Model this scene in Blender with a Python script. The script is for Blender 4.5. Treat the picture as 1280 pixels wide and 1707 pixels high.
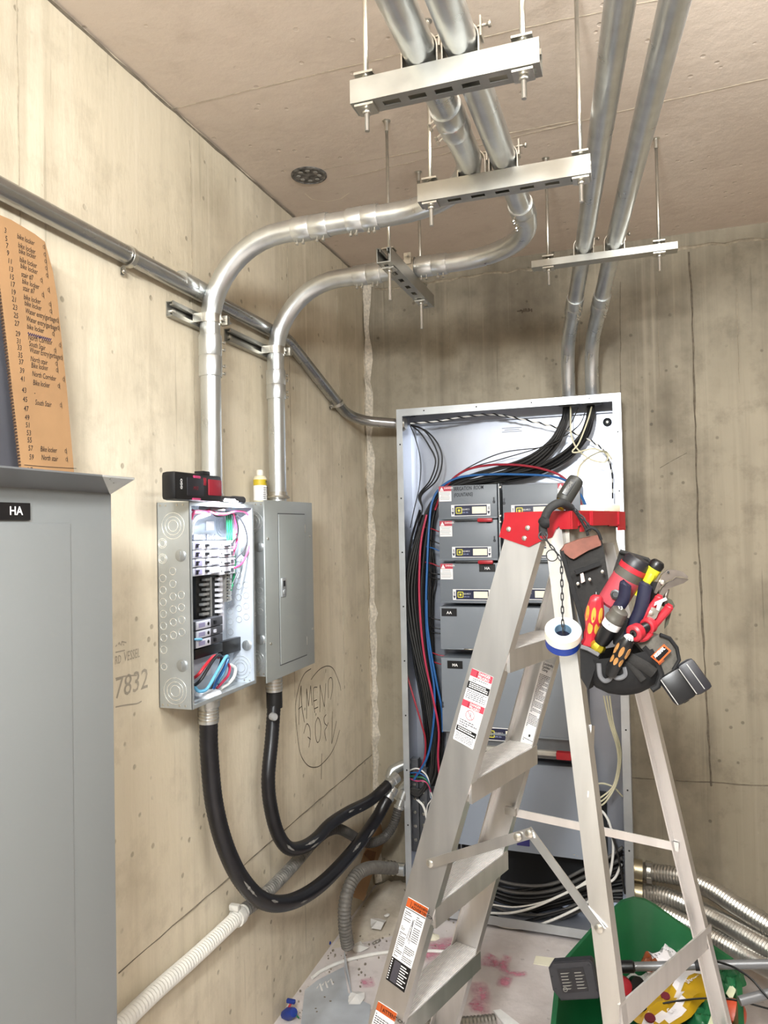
import bpy, bmesh, math, random
from mathutils import Vector as V, Matrix
random.seed(7)
PI = math.pi
scene = bpy.context.scene
for o in list(bpy.data.objects): bpy.data.objects.remove(o, do_unlink=True)

# ---------------------------------------------------------------- camera
FPX, PX, PY, EYE = 1230.034, 640.0, 853.5, 1.6
YAW, PITCH, ROLL = .330599696, .0226317487, -.0201554437
_f = V((-math.sin(YAW)*math.cos(PITCH), math.cos(YAW)*math.cos(PITCH), math.sin(PITCH)))
_r = V((math.cos(YAW), math.sin(YAW), 0)); _u = _r.cross(_f)
CR = _r*math.cos(ROLL)+_u*math.sin(ROLL); CU = -_r*math.sin(ROLL)+_u*math.cos(ROLL); CF = _f
CAM = V((0, 0, EYE))
cd = bpy.data.cameras.new('camera'); cam = bpy.data.objects.new('camera', cd)
scene.collection.objects.link(cam)
cd.sensor_fit = 'HORIZONTAL'; cd.sensor_width = 36; cd.lens = 36*FPX/1280; cd.clip_start = .02
Mx = Matrix((CR, CU, -CF)).transposed().to_4x4(); Mx.translation = CAM
cam.matrix_world = Mx
scene.camera = cam

# ---------------------------------------------------------------- light
w = bpy.data.worlds.new('world'); scene.world = w; w.use_nodes = True
w.node_tree.nodes['Background'].inputs[0].default_value = (.9, .93, 1, 1)
w.node_tree.nodes['Background'].inputs[1].default_value = .02
def tube_lamp(name, x, y, z, power, col=(.95, .985, 1)):
    # a bare LED tube hung under the ceiling: it shines to all sides, three soft lamps along its length
    for k in (-1, 0, 1):
        l = bpy.data.lights.new(name, 'POINT'); l.energy = power/3; l.color = col; l.shadow_soft_size = .11
        o = bpy.data.objects.new(name, l); scene.collection.objects.link(o); o.location = (x, y+k*.38, z)
# two tube lamps, both hung before the visible part of the ceiling: over the camera's left and in the right half of the room
tube_lamp('led_tube_left', -.22, -.50, 2.32, 66)
tube_lamp('led_tube_right', .55, .80, 2.50, 15)
vs = scene.view_settings
scene.display_settings.display_device = 'sRGB'
vs.view_transform = 'Standard'; vs.look = 'None'; vs.gamma = 1; vs.use_curve_mapping = False
vs.exposure = 2.25

# ---------------------------------------------------------------- pixel -> point on a known plane
def ray(x, y): return CR*((x-PX)/FPX)+CU*(-(y-PY)/FPX)+CF
def at(x, y, ax, v):
    d = ray(x, y); i = 'xyz'.index(ax); return CAM+d*((v-CAM[i])/d[i])
def on(x, y, p, n):                       # point where the sight line meets the plane (p, n)
    d = ray(x, y); n = V(n); return CAM+d*((V(p)-CAM).dot(n)/d.dot(n))
# ---------------------------------------------------------------- object helpers
col = scene.collection
def tag(o, label=None, cat=None, group=None, kind=None):
    if label: o['label'] = label
    if cat: o['category'] = cat
    if group: o['group'] = group
    if kind: o['kind'] = kind
    return o
def thing(name, label, cat, loc=(0, 0, 0), group=None):
    o = bpy.data.objects.new(name, None); col.objects.link(o); o.location = loc; o.empty_display_size = .05
    return tag(o, label, cat, group)
def origin(p):
    s = V((0, 0, 0))
    while p is not None: s += p.location; p = p.parent
    return s
class MB:
    """collects shapes in world space (or under the transform T) and links them as one mesh object"""
    def __init__(s, T=None): s.v = []; s.f = []; s.sm = []; s.mi = []; s.T = T; s.m = 0
    def add(s, vs, fs, smooth=False):
        b = len(s.v)
        s.v += [(s.T @ V(p)) if s.T else V(p) for p in vs]
        s.f += [tuple(b+i for i in f) for f in fs]; s.sm += [smooth]*len(fs); s.mi += [s.m]*len(fs)
        return s
    def box(s, c, d, ax=None, bev=0):
        X, Y, Z = ax if ax else (V((1, 0, 0)), V((0, 1, 0)), V((0, 0, 1)))
        c = V(c); hx, hy, hz = d[0]/2, d[1]/2, d[2]/2
        if bev <= 0:
            vs = [c+X*(hx*i)+Y*(hy*j)+Z*(hz*k) for k in (-1, 1) for j in (-1, 1) for i in (-1, 1)]
            return s.add(vs, [(0, 2, 3, 1), (4, 5, 7, 6), (0, 1, 5, 4), (2, 6, 7, 3), (0, 4, 6, 2), (1, 3, 7, 5)])
        bm = bmesh.new(); bmesh.ops.create_cube(bm, size=1)
        for v in bm.verts: v.co = V((v.co.x*d[0], v.co.y*d[1], v.co.z*d[2]))
        bmesh.ops.bevel(bm, geom=bm.edges[:], offset=bev, segments=2, profile=.6, affect='EDGES')
        bm.verts.index_update()
        vs = [c+X*v.co.x+Y*v.co.y+Z*v.co.z for v in bm.verts]; fs = [[v.index for v in f.verts] for f in bm.faces]
        bm.free(); return s.add(vs, fs, True)
    def span(s, a, b, bev=0):             # axis aligned box between two corners
        return s.box([(a[i]+b[i])/2 for i in range(3)], [abs(a[i]-b[i]) for i in range(3)], None, bev)
    def prism(s, poly, ext, smooth=False):  # polygon of 3D points pushed along ext
        n = len(poly); e = V(ext); P_ = [V(p) for p in poly]
        return s.add(P_+[p+e for p in P_], [tuple(range(n-1, -1, -1)), tuple(range(n, 2*n))]+[(i, (i+1) % n, n+(i+1) % n, n+i) for i in range(n)], smooth)
    def quad(s, *p): return s.add(p, [tuple(range(len(p)))])
    def tube(s, path, r, n=10, cap=True, closed=False, flat=None):
        P_ = [V(p) for p in path]; m = len(P_)
        rr = r if isinstance(r, (list, tuple)) else [r]*m
        up = None; vs = []
        for i, p in enumerate(P_):
            a = P_[i-1] if (i or closed) else p; b = P_[(i+1) % m] if (i < m-1 or closed) else p
            t = (b-a).normalized()
            if up is None:
                up = V((0, 0, 1)) if abs(t.z) < .9 else V((1, 0, 0))
            x = up-t*up.dot(t)
            if x.length < 1e-5: x = t.orthogonal()
            x.normalize(); y = t.cross(x); up = x
            for k in range(n):
                q = 2*PI*k/n; vs.append(p+x*(math.cos(q)*rr[i])+y*(math.sin(q)*rr[i]*(flat or 1)))
        fs = []
        for i in range(m if closed else m-1):
            j = (i+1) % m
            for k in range(n): fs.append((i*n+k, i*n+(k+1) % n, j*n+(k+1) % n, j*n+k))
        s.add(vs, fs, True)
        if cap and not closed: s.add(vs[:n], [tuple(range(n-1, -1, -1))]); s.add(vs[-n:], [tuple(range(n))])
        return s
    def cyl(s, a, b, r, n=12, r2=None): return s.tube([a, b], [r, r if r2 is None else r2], n)
    def lathe(s, o, ax, prof, n=16, xd=None):   # prof: (height, radius)
        o = V(o); ax = V(ax).normalized(); x = V(xd) if xd else ax.orthogonal(); x = (x-ax*x.dot(ax)).normalized(); y = ax.cross(x)
        vs = [o+ax*h+(x*math.cos(2*PI*k/n)+y*math.sin(2*PI*k/n))*r for h, r in prof for k in range(n)]
        fs = [(i*n+k, i*n+(k+1) % n, (i+1)*n+(k+1) % n, (i+1)*n+k) for i in range(len(prof)-1) for k in range(n)]
        s.add(vs, fs, True)
        if prof[0][1] > 1e-5: s.add(vs[:n], [tuple(range(n-1, -1, -1))])
        if prof[-1][1] > 1e-5: s.add(vs[-n:], [tuple(range(n))])
        return s
    def ring(s, o, ax, ri, ro, h, n=24):
        o = V(o); return s.lathe2(o, ax, [(0, ri), (0, ro), (h, ro), (h, ri)], n)
    def lathe2(s, o, ax, prof, n):        # closed profile, a ring
        o = V(o); ax = V(ax).normalized(); x = ax.orthogonal().normalized(); y = ax.cross(x); m = len(prof)
        vs = [o+ax*h+(x*math.cos(2*PI*k/n)+y*math.sin(2*PI*k/n))*r for h, r in prof for k in range(n)]
        return s.add(vs, [(i*n+k, i*n+(k+1) % n, ((i+1) % m)*n+(k+1) % n, ((i+1) % m)*n+k) for i in range(m) for k in range(n)], True)
    def ball(s, o, r, n=12, sc=(1, 1, 1)):
        o = V(o); m = n//2
        vs = []; fs = []
        for i in range(m+1):
            th = PI*i/m
            for k in range(n):
                ph = 2*PI*k/n
                vs.append(o+V((r*sc[0]*math.sin(th)*math.cos(ph), r*sc[1]*math.sin(th)*math.sin(ph), r*sc[2]*math.cos(th))))
        for i in range(m):
            for k in range(n): fs.append((i*n+k, (i+1)*n+k, (i+1)*n+(k+1) % n, i*n+(k+1) % n))
        return s.add(vs, fs, True)
    def build(s, name, mat, parent=None, label=None, cat=None, group=None, kind=None, base=None):
        org = origin(parent) if parent else None
        if parent is None:
            if base is not None: org = V(base)
            else:
                n = len(s.v); org = V((sum(v.x for v in s.v)/n, sum(v.y for v in s.v)/n, min(v.z for v in s.v)))
        me = bpy.data.meshes.new(name)
        me.from_pydata([v-org for v in s.v], [], s.f)
        for m_ in (mat if isinstance(mat, (list, tuple)) else [mat]): me.materials.append(m_)
        for p, f, mi in zip(me.polygons, s.sm, s.mi): p.use_smooth = f; p.material_index = mi
        bm = bmesh.new(); bm.from_mesh(me)
        bmesh.ops.remove_doubles(bm, verts=bm.verts, dist=1e-6)
        bmesh.ops.recalc_face_normals(bm, faces=bm.faces)
        for e in bm.edges:
            if len(e.link_faces) == 2 and e.calc_face_angle() > .65: e.smooth = False
        bm.to_mesh(me); bm.free()
        o = bpy.data.objects.new(name, me); col.objects.link(o)
        if parent: o.parent = parent
        else: o.location = org
        return tag(o, label, cat, group, kind)
def spline(pts, k=6):                     # Catmull-Rom through 3D points
    P_ = [V(p) for p in pts]; out = []
    Q = [P_[0]*2-P_[1]]+P_+[P_[-1]*2-P_[-2]]
    for i in range(1, len(Q)-2):
        a, b, c, d = Q[i-1:i+3]
        for j in range(k):
            t = j/k
            out.append(.5*((2*b)+(c-a)*t+(2*a-5*b+4*c-d)*t*t+(3*b-a-3*c+d)*t**3))
    return out+[P_[-1]]
def fillet(pts, R, k=10):                 # polyline with its corners rounded at radius R (a bent pipe)
    P_ = [V(p) for p in pts]; out = [P_[0]]
    Rs = R if isinstance(R, (list, tuple)) else [R]*(len(P_)-2)
    for i in range(1, len(P_)-1):
        a, b, c = P_[i-1:i+2]; u = (a-b).normalized(); v_ = (c-b).normalized(); r = Rs[i-1]
        ang = u.angle(v_); d = r/math.tan(ang/2); cen = b+(u+v_).normalized()*(r/math.sin(ang/2))
        s0 = b+u*d-cen; s1 = b+v_*d-cen; tot = s0.angle(s1)
        for j in range(k+1):
            t = j/k
            out.append(cen+s0*(math.sin((1-t)*tot)/math.sin(tot))+s1*(math.sin(t*tot)/math.sin(tot)))
    return out+[P_[-1]]
_font = {}
def text(body, o, xd, yd, size, mat, parent, name='lettering', align='LEFT', sh=0, wide=1, bold=0):
    """flat lettering lying on a surface; o lower left (or centre) of the line, xd reading direction, yd up"""
    key = (body, align, sh, bold)
    if key not in _font:
        c = bpy.data.curves.new('t', 'FONT'); c.body = body; c.size = 1; c.align_x = align; c.shear = sh; c.resolution_u = 2; c.offset = bold
        t = bpy.data.objects.new('t', c); col.objects.link(t)
        dg = bpy.context.evaluated_depsgraph_get(); me = bpy.data.meshes.new_from_object(t.evaluated_get(dg))
        _font[key] = ([v.co.copy() for v in me.vertices], [tuple(p.vertices) for p in me.polygons])
        bpy.data.objects.remove(t); bpy.data.meshes.remove(me); bpy.data.curves.remove(c)
    vs, fs = _font[key]; xd = V(xd).normalized(); yd = V(yd).normalized(); n = xd.cross(yd).normalized()
    if not vs: return None
    m = MB() if not isinstance(parent, MB) else parent
    m.add([V(o)+xd*(v.x*size*wide)+yd*(v.y*size)+n*.0006 for v in vs], fs)
    return m.build(name, mat, parent) if m is not parent else m
def ribbon(mb, pts, n, wd):               # a flat pen stroke of width wd on a plane of normal n
    P_ = [V(p) for p in pts]; n = V(n).normalized(); L = []; R_ = []
    for i, p in enumerate(P_):
        t = (P_[min(i+1, len(P_)-1)]-P_[max(i-1, 0)]).normalized(); s_ = n.cross(t)*(wd/2)
        L.append(p+s_+n*.0007); R_.append(p-s_+n*.0007)
    k = len(P_); mb.add(L+R_, [(i, i+1, k+i+1, k+i) for i in range(k-1)])
# ---------------------------------------------------------------- materials
def _nt(name):
    m = bpy.data.materials.new(name); m.use_nodes = True; nt = m.node_tree
    return m, nt, nt.nodes['Principled BSDF']
def _nd(nt, t, **kw):
    n = nt.nodes.new(t)
    for k, v_ in kw.items():
        if k in n.inputs: n.inputs[k].default_value = v_
        else: setattr(n, k, v_)
    return n
def rgb(h): 
    c = [int(h[i:i+2], 16)/255 for i in (0, 2, 4)]
    return tuple(x/12.92 if x <= .04045 else ((x+.055)/1.055)**2.4 for x in c)+(1,)
MC = {}
def M(name, hexc, rough=.5, metal=0, var=.08, scale=30, stretch=(1, 1, 1), bump=0, emis=0, spec=.5, alpha=None, trans=0):
    """plain surface with a little procedural variation in colour, gloss and relief"""
    if name in MC: return MC[name]
    m, nt, b = _nt(name); L = nt.links.new
    c = rgb(hexc)
    if metal < .3 and not emis and sum(c[:3])/3 < .45: c = tuple(x*.68 for x in c[:3])+(1,)
    tc = _nd(nt, 'ShaderNodeTexCoord'); mp = _nd(nt, 'ShaderNodeMapping'); mp.inputs['Scale'].default_value = stretch
    L(tc.outputs['Object'], mp.inputs[0])
    nz = _nd(nt, 'ShaderNodeTexNoise', Scale=scale, Detail=5); L(mp.outputs[0], nz.inputs['Vector'])
    r = _nd(nt, 'ShaderNodeValToRGB'); L(nz.outputs['Fac'], r.inputs[0])
    r.color_ramp.elements[0].position = .3; r.color_ramp.elements[1].position = .7
    r.color_ramp.elements[0].color = tuple(x*(1-var) for x in c[:3])+(1,)
    r.color_ramp.elements[1].color = tuple(min(1, x*(1+var)) for x in c[:3])+(1,)
    L(r.outputs[0], b.inputs['Base Color'])
    rr = _nd(nt, 'ShaderNodeMapRange'); rr.inputs[3].default_value = max(0, rough-.08); rr.inputs[4].default_value = min(1, rough+.08)
    L(nz.outputs['Fac'], rr.inputs[0]); L(rr.outputs[0], b.inputs['Roughness'])
    b.inputs['Metallic'].default_value = metal; b.inputs['Specular IOR Level'].default_value = spec
    if bump:
        bp = _nd(nt, 'ShaderNodeBump', Strength=bump, Distance=.002); L(nz.outputs['Fac'], bp.inputs['Height']); L(bp.outputs[0], b.inputs['Normal'])
    if emis: b.inputs['Emission Color'].default_value = c; b.inputs['Emission Strength'].default_value = emis
    if trans: b.inputs['Transmission Weight'].default_value = trans
    MC[name] = m; return m
def concrete(name, base, dark, light, streak=True, pits=.5, blot=1.0, dirt=None):
    m, nt, b = _nt(name); L = nt.links.new
    tc = _nd(nt, 'ShaderNodeTexCoord'); g = tc.outputs['Object']
    def noise(sc, st=(1, 1, 1), det=6, ro=.55):
        mp = _nd(nt, 'ShaderNodeMapping'); mp.inputs['Scale'].default_value = st; L(g, mp.inputs[0])
        n = _nd(nt, 'ShaderNodeTexNoise', Scale=sc, Detail=det, Roughness=ro); L(mp.outputs[0], n.inputs['Vector']); return n.outputs['Fac']
    def ramp(src, p0, p1, c0=(0, 0, 0, 1), c1=(1, 1, 1, 1)):
        r = _nd(nt, 'ShaderNodeValToRGB'); r.color_ramp.elements[0].position = p0; r.color_ramp.elements[1].position = p1
        r.color_ramp.elements[0].color = c0; r.color_ramp.elements[1].color = c1; L(src, r.inputs[0]); return r.outputs[0]
    def mix(a, bcol, fac, mode='MIX', k=None):
        x = _nd(nt, 'ShaderNodeMix', data_type='RGBA', blend_type=mode)
        if hasattr(fac, 'is_output') : L(fac, x.inputs[0])
        else: x.inputs[0].default_value = fac
        for s_, i in ((a, 6), (bcol, 7)):
            if hasattr(s_, 'is_output'): L(s_, x.inputs[i])
            else: x.inputs[i].default_value = s_
        return x.outputs[2]
    def mul(s_, k):
        x = _nd(nt, 'ShaderNodeMath', operation='MULTIPLY'); L(s_, x.inputs[0]); x.inputs[1].default_value = k; return x.outputs[0]
    c = mix(rgb(base), rgb(light), mul(ramp(noise(1.3, det=4), .42, .68), .8*blot))
    c = mix(c, rgb(dark), mul(ramp(noise(2.1, (1, 1, .8), 7, .6), .48, .74), .85*blot))
    c = mix(c, rgb(dark), mul(ramp(noise(9, det=8, ro=.7), .52, .78), .6))
    if streak:
        c = mix(c, rgb(dark), mul(ramp(noise(16, (1, 1, .035), 5, .6), .50, .72), .42))
        c = mix(c, rgb(light), mul(ramp(noise(34, (1, 1, .02), 4, .6), .56, .72), .45))
        c = mix(c, tuple(k*.7 for k in rgb(dark)[:3])+(1,), mul(ramp(noise(46, (1, 1, .03), 3, .5), .68, .73), .35))
    v = _nd(nt, 'ShaderNodeTexVoronoi', Scale=18, Randomness=1); L(g, v.inputs['Vector'])
    pit = ramp(v.outputs['Distance'], .085, .14, (1, 1, 1, 1), (0, 0, 0, 1))
    gate = ramp(noise(3.7, det=3), .47, .53)
    x = _nd(nt, 'ShaderNodeMath', operation='MULTIPLY'); L(pit, x.inputs[0]); L(gate, x.inputs[1])
    c = mix(c, tuple(k*.45 for k in rgb(dark)[:3])+(1,), mul(x.outputs[0], pits))
    L(c, b.inputs['Base Color']); b.inputs['Roughness'].default_value = .82; b.inputs['Specular IOR Level'].default_value = .25
    h = _nd(nt, 'ShaderNodeMath', operation='SUBTRACT'); L(noise(22, (1, 1, .25), 8, .65), h.inputs[0]); L(mul(x.outputs[0], .8), h.inputs[1])
    bp = _nd(nt, 'ShaderNodeBump', Strength=.35, Distance=.006); L(h.outputs[0], bp.inputs['Height']); L(bp.outputs[0], b.inputs['Normal'])
    return m
galv = M('galvanized_steel', 'd2d5d5', .30, .92, .10, 22, (1, 1, .25))
galv_dull = M('dull_galvanized_steel', 'a9a9a6', .42, .9, .16, 14)
zinc = M('zinc_hardware', 'c9c6bd', .32, .95, .08, 60)
strutm = M('strut_steel', 'a9a8a1', .36, .85, .10, 18)
# ---------------------------------------------------------------- the room
XL, YB, ZC, XR, YF = -1.16, 3.15, 2.75, 3.6, -3.2
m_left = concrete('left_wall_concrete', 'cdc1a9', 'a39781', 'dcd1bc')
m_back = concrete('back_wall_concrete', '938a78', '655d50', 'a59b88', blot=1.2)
m_ceil = concrete('ceiling_concrete', 'ccbdad', 'b3a393', 'd5c8b9', streak=False, pits=.12, blot=.55)
m_floor = concrete('floor_concrete', 'cbc2be', 'a0968f', 'dcd5d2', streak=False, pits=.2, blot=1.2)
def struct(name, a, b, mat): return MB().span(a, b).build(name, mat, kind='structure', base=(0, 0, 0))
wall_left = struct('wall_left', (XL-.2, YF-.2, -.2), (XL, YB+.2, ZC+.2), m_left)
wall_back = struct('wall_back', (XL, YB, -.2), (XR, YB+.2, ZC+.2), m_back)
m_dim = concrete('low_bounce_wall_concrete', '8f877b', '746c61', '9d958a')  # for the unseen walls, darkened to keep bounce light off the ladder steps
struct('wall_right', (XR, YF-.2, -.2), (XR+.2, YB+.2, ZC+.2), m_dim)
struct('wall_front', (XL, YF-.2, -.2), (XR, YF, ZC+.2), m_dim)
floor_ = struct('floor', (XL, YF, -.2), (XR, YB, 0), m_floor)
ceiling = struct('ceiling', (XL, YF, ZC), (XR, YB, ZC+.2), m_ceil)
# thin fins and joints the formwork left: small proud ridges of concrete
m_fin = M('concrete_fin', 'b3a68f', .85, 0, .25, 60, bump=.4)
m_fin_dark = M('dark_concrete_joint', '857a69', .9, 0, .3, 60, bump=.4)
def fin(parent, pts, n, wd, mat, name='form_joint', jit=.004):
    """a thin broken ridge of concrete along pts on a surface of normal n"""
    n = V(n); P_ = [V(p) for p in pts]; out = []
    for a, b in zip(P_, P_[1:]):
        k = max(2, int((b-a).length/.05))
        out += [a.lerp(b, j/k) for j in range(k)]
    out.append(P_[-1])
    L = []; R_ = []; T = []
    for i, p in enumerate(out):
        t = (out[min(i+1, len(out)-1)]-out[max(i-1, 0)]).normalized(); s_ = n.cross(t)
        w_ = wd*random.uniform(.35, 1); q = p+s_*random.uniform(-jit, jit)*.4
        L.append(q-s_*w_/2); R_.append(q+s_*w_/2); T.append(q+n*wd*random.uniform(.25, .6))
    k = len(out)
    return MB().add(L+T+R_, [f for i in range(k-1) for f in ((i, i+1, k+i+1, k+i), (k+i, k+i+1, 2*k+i+1, 2*k+i))]).build(name, mat, parent)
def on_left(x, y, off=0): return at(x, y, 'x', XL+off)
def on_back(x, y, off=0): return at(x, y, 'y', YB-off)
fin(wall_left, [on_left(197, 1622), on_left(420, 1430), on_left(622, 1256)], (1, 0, 0), .006, m_fin_dark)
for yy in (.55, 1.155, 1.765, 2.37, 2.83): fin(wall_left, [(XL, yy, 2.7), (XL, yy+.005, 1.9), (XL, yy, .85)], (1, 0, 0), .0035, m_fin)
fin(wall_back, [on_back(1148, 420), on_back(1153, 500), on_back(1164, 900), on_back(1185, 1310)], (0, -1, 0), .010, m_fin_dark)
fin(wall_back, [on_back(1034, 470), on_back(1034, 660)], (0, -1, 0), .004, m_fin_dark)
fin(wall_back, [on_back(1045, 1296), on_back(1280, 1310)], (0, -1, 0), .006, m_fin_dark)
fin(wall_back, [on_back(1100, 780), on_back(1145, 755)], (0, -1, 0), .003, m_fin_dark)
for px in (655, 700, 745, 1095, 1228): fin(wall_back, [on_back(px, 480), on_back(px+4, 640)], (0, -1, 0), .003, m_fin)
# rough strip of slurry down the corner and along the wall head
fin(wall_back, [(XL+.012, YB, 2.72), (XL+.012, YB, .02)], (0, -1, 0), .06, M('slurry', 'c4baa9', .9, 0, .25, 90, bump=.8), 'slurry_ridge', .004)
fin(wall_left, [(XL, y_, 2.744) for y_ in (-.5, .5, 1.5, 2.5, 3.14)], (1, 0, 0), .012, m_fin_dark, 'slurry_ridge', .004)
fin(wall_back, [(x_, YB, 2.69) for x_ in (-1.1, -.5, 0, .5, 1)], (0, -1, 0), .016, m_fin, 'slurry_ridge', .02)
for p, q in (((300, 178), (640, 96)), ((300, 178), (140, 205)), ((640, 96), (1280, -40)), ((500, 290), (960, 200)), ((1280, 130), (1120, 165)), ((1120, 165), (560, 300))):
    fin(ceiling, [at(*p, 'z', ZC), at(*q, 'z', ZC)], (0, 0, -1), .003, m_fin)
for pts in ([(508, 322), (520, 332), (545, 336), (568, 331), (582, 321)],):
    mb = MB(); ribbon(mb, [at(*p, 'z', ZC) for p in pts], (0, 0, -1), .005); mb.build('chalk_mark', M('pale_crayon', 'd8cdb8', .9), ceiling)
# ---------------------------------------------------------------- conduits
RC = .028
def coupling(parent, a, b, r, sd, screws=(.12, .3, .7, .88)):
    a = V(a); b = V(b); d = b-a; t = d.normalized(); sd = (V(sd)-t*V(sd).dot(t)).normalized()
    mb = MB().lathe(a, d, [(0, r+.0005), (0, r+.0032), (.004, r+.004), (d.length/2-.003, r+.004), (d.length/2, r+.0028), (d.length/2+.003, r+.004), (d.length-.004, r+.004), (d.length, r+.0032), (d.length, r+.0005)], 20)
    c = mb.build('coupling', galv, parent)
    for k in screws:
        p = a+d*k
        MB().cyl(p+sd*(r+.002), p+sd*(r+.013), .0022, 6).lathe(p+sd*(r+.012), sd, [(0, .0022), (.001, .0048), (.005, .0048), (.006, .003)], 8).build('set_screw', zinc, c)
def conduit(name, label, path, r, mat=galv, group=None, n=20, cat='conduit'):
    t = thing(name, label, cat, path[0], group)
    MB().tube(path, r, n).build('pipe', mat, t); return t
def locknut(parent, p, ax, r, name='locknut'):
    return MB().lathe(p, ax, [(0, r), (0, r+.010), (.004, r+.011), (.008, r+.009), (.010, r+.003), (.022, r+.003), (.022, r)], 18).build(name, zinc, parent)
ZH = 2.40
ya, yb_, xa, xb = 1.772, 2.165, -.325, -.255
xv = -1.108
A = fillet([(xv, ya, 1.668), (xv, ya, ZH), (xa, ya, ZH), (xa, -1.89, ZH)], .235)
cA = conduit('bent_conduit', 'steel conduit bending from open breaker box up to ceiling, left of two', A, RC)
coupling(cA, (xv, ya, 2.03), (xv, ya, 2.145), RC, (.55, .85, 0))
coupling(cA, (-.845, ya, ZH), (-.745, ya, ZH), RC, (0, -.25, -1))
coupling(cA, (-.690, ya, ZH), (-.605, ya, ZH), RC, (0, -.25, -1))
coupling(cA, (xa, 1.44, ZH), (xa, 1.35, ZH), RC, (-.8, 0, -.6))
locknut(cA, (xv, ya, 1.684), (0, 0, 1), RC)
B = fillet([(xv, yb_, 1.69), (xv, yb_, ZH), (xb, yb_, ZH), (xb, -1.89, ZH)], .235)
cB = conduit('bent_conduit', 'steel conduit bending from closed grey panel up to ceiling, right of two', B, RC)
coupling(cB, (xv, yb_, 2.03), (xv, yb_, 2.125), RC, (.55, .85, 0))
coupling(cB, (-.825, yb_, ZH), (-.735, yb_, ZH), RC, (0, -.25, -1))
coupling(cB, (-.615, yb_, ZH), (-.525, yb_, ZH), RC, (0, -.25, -1))
coupling(cB, (xb, 1.91, ZH), (xb, 1.83, ZH), RC, (-.5, -.3, -1))
locknut(cB, (xv, yb_, 1.705), (0, 0, 1), RC)
# the two that come in over the ladder and turn down into the distribution cabinet
ZD = 2.452
for i, (x0, y0, x1, y1, xe, lab) in enumerate(((.16, -.12, -.142, 2.40, -.247, 'long steel conduit dropping into distribution cabinet, left of its pair'), (.246, -.12, -.052, 2.40, -.157, 'long steel conduit dropping into distribution cabinet, right of its pair'))):
    d = V((x1-x0, y1-y0, 0)); a = V((x0, y0, ZD))-d*.7; a.z = ZD
    pth = fillet([a, (x1-.010, y1+.08, ZD), (xe+.004, 2.95, 2.29), (xe, 3.03, 2.088)], [.30, .22])
    c = conduit('ceiling_conduit', lab, pth, RC*.94)
    u = (V((xe+.004, 2.95, 2.29))-V((x1-.010, y1+.08, ZD))).normalized(); q = V((x1-.010, y1+.08, ZD))
    coupling(c, q+u*.18, q+u*.27, RC*.94, (.5, -.6, -.7))
    locknut(c, (xe, 3.03, 2.099), (0, 0, 1), RC*.94)
# conduit along the left wall, offset down into the cabinet's side
xw = XL+.026
pts = [at(-60, 290, 'x', xw), at(330, 486, 'x', xw), at(478, 562, 'x', xw), at(566, 680, 'x', xw), V((-1.03, 2.985, 2.02)), V((-.935, 2.99, 2.02))]
pts[0].z = pts[1].z = pts[2].z = (pts[0].z+pts[1].z+pts[2].z)/3
W = fillet([pts[0], pts[2], at(585, 700, 'x', xw), (-.935, 2.99, at(655, 708, 'y', 2.99).z)], [.20, .16])
cW = conduit('long_conduit', 'long steel conduit along left wall, dropping into the distribution cabinet side', W, .0215, M('pipe_steel', 'b0b0ae', .27, .93, .22, 9, (1, .3, 1)))
coupling(cW, at(300, 466, 'x', xw).lerp(V((xw, 0, 0)), 0), at(338, 486, 'x', xw), .0215, (1, 0, -.3), ())
locknut(cW, W[-1]+V((-.022, 0, 0)), (1, 0, 0), .0215)
def pipe_strap(parent, p, t, r, wall_n, name='strap'):
    """one-hole strap: a band over the pipe with an ear screwed to the wall"""
    t = V(t).normalized(); n = V(wall_n); s_ = n.cross(t).normalized(); p = V(p)
    arc = [p+(s_*math.cos(q)+n*math.sin(q))*(r+.0015) for q in [PI*(-.15+1.3*i/12) for i in range(13)]]
    e = p-s_*(r+.018)-n*(r-.004); arc += [p-s_*(r+.004)-n*(r-.004), e]
    mb = MB()
    for q in (-.006, .006): pass
    vs = [a+t*k for a in arc for k in (-.007, .007)]+[a+t*k+(a-p).normalized()*.003 for a in arc for k in (-.007, .007)]
    m_ = len(arc); fs = []
    for i in range(m_-1): fs += [(2*i, 2*i+1, 2*i+3, 2*i+2), (2*m_+2*i, 2*m_+2*i+2, 2*m_+2*i+3, 2*m_+2*i+1), (2*i, 2*i+2, 2*m_+2*i+2, 2*m_+2*i), (2*i+1, 2*m_+2*i+1, 2*m_+2*i+3, 2*i+3)]
    mb.add(vs, fs, True)
    o = mb.build(name, zinc, parent)
    MB().lathe(e+s_*.006+n*.002, n, [(0, .006), (.004, .006), (.006, .003)], 8).build('screw', zinc, o)
pipe_strap(cW, at(214, 428, 'x', xw).lerp(W[0], 0)*1, (0, 1, 0), .0215, (1, 0, 0))
q0 = at(562, 672, 'x', xw); pipe_strap(cW, q0, (0, .6, -.8), .0215, (1, 0, 0))
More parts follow.
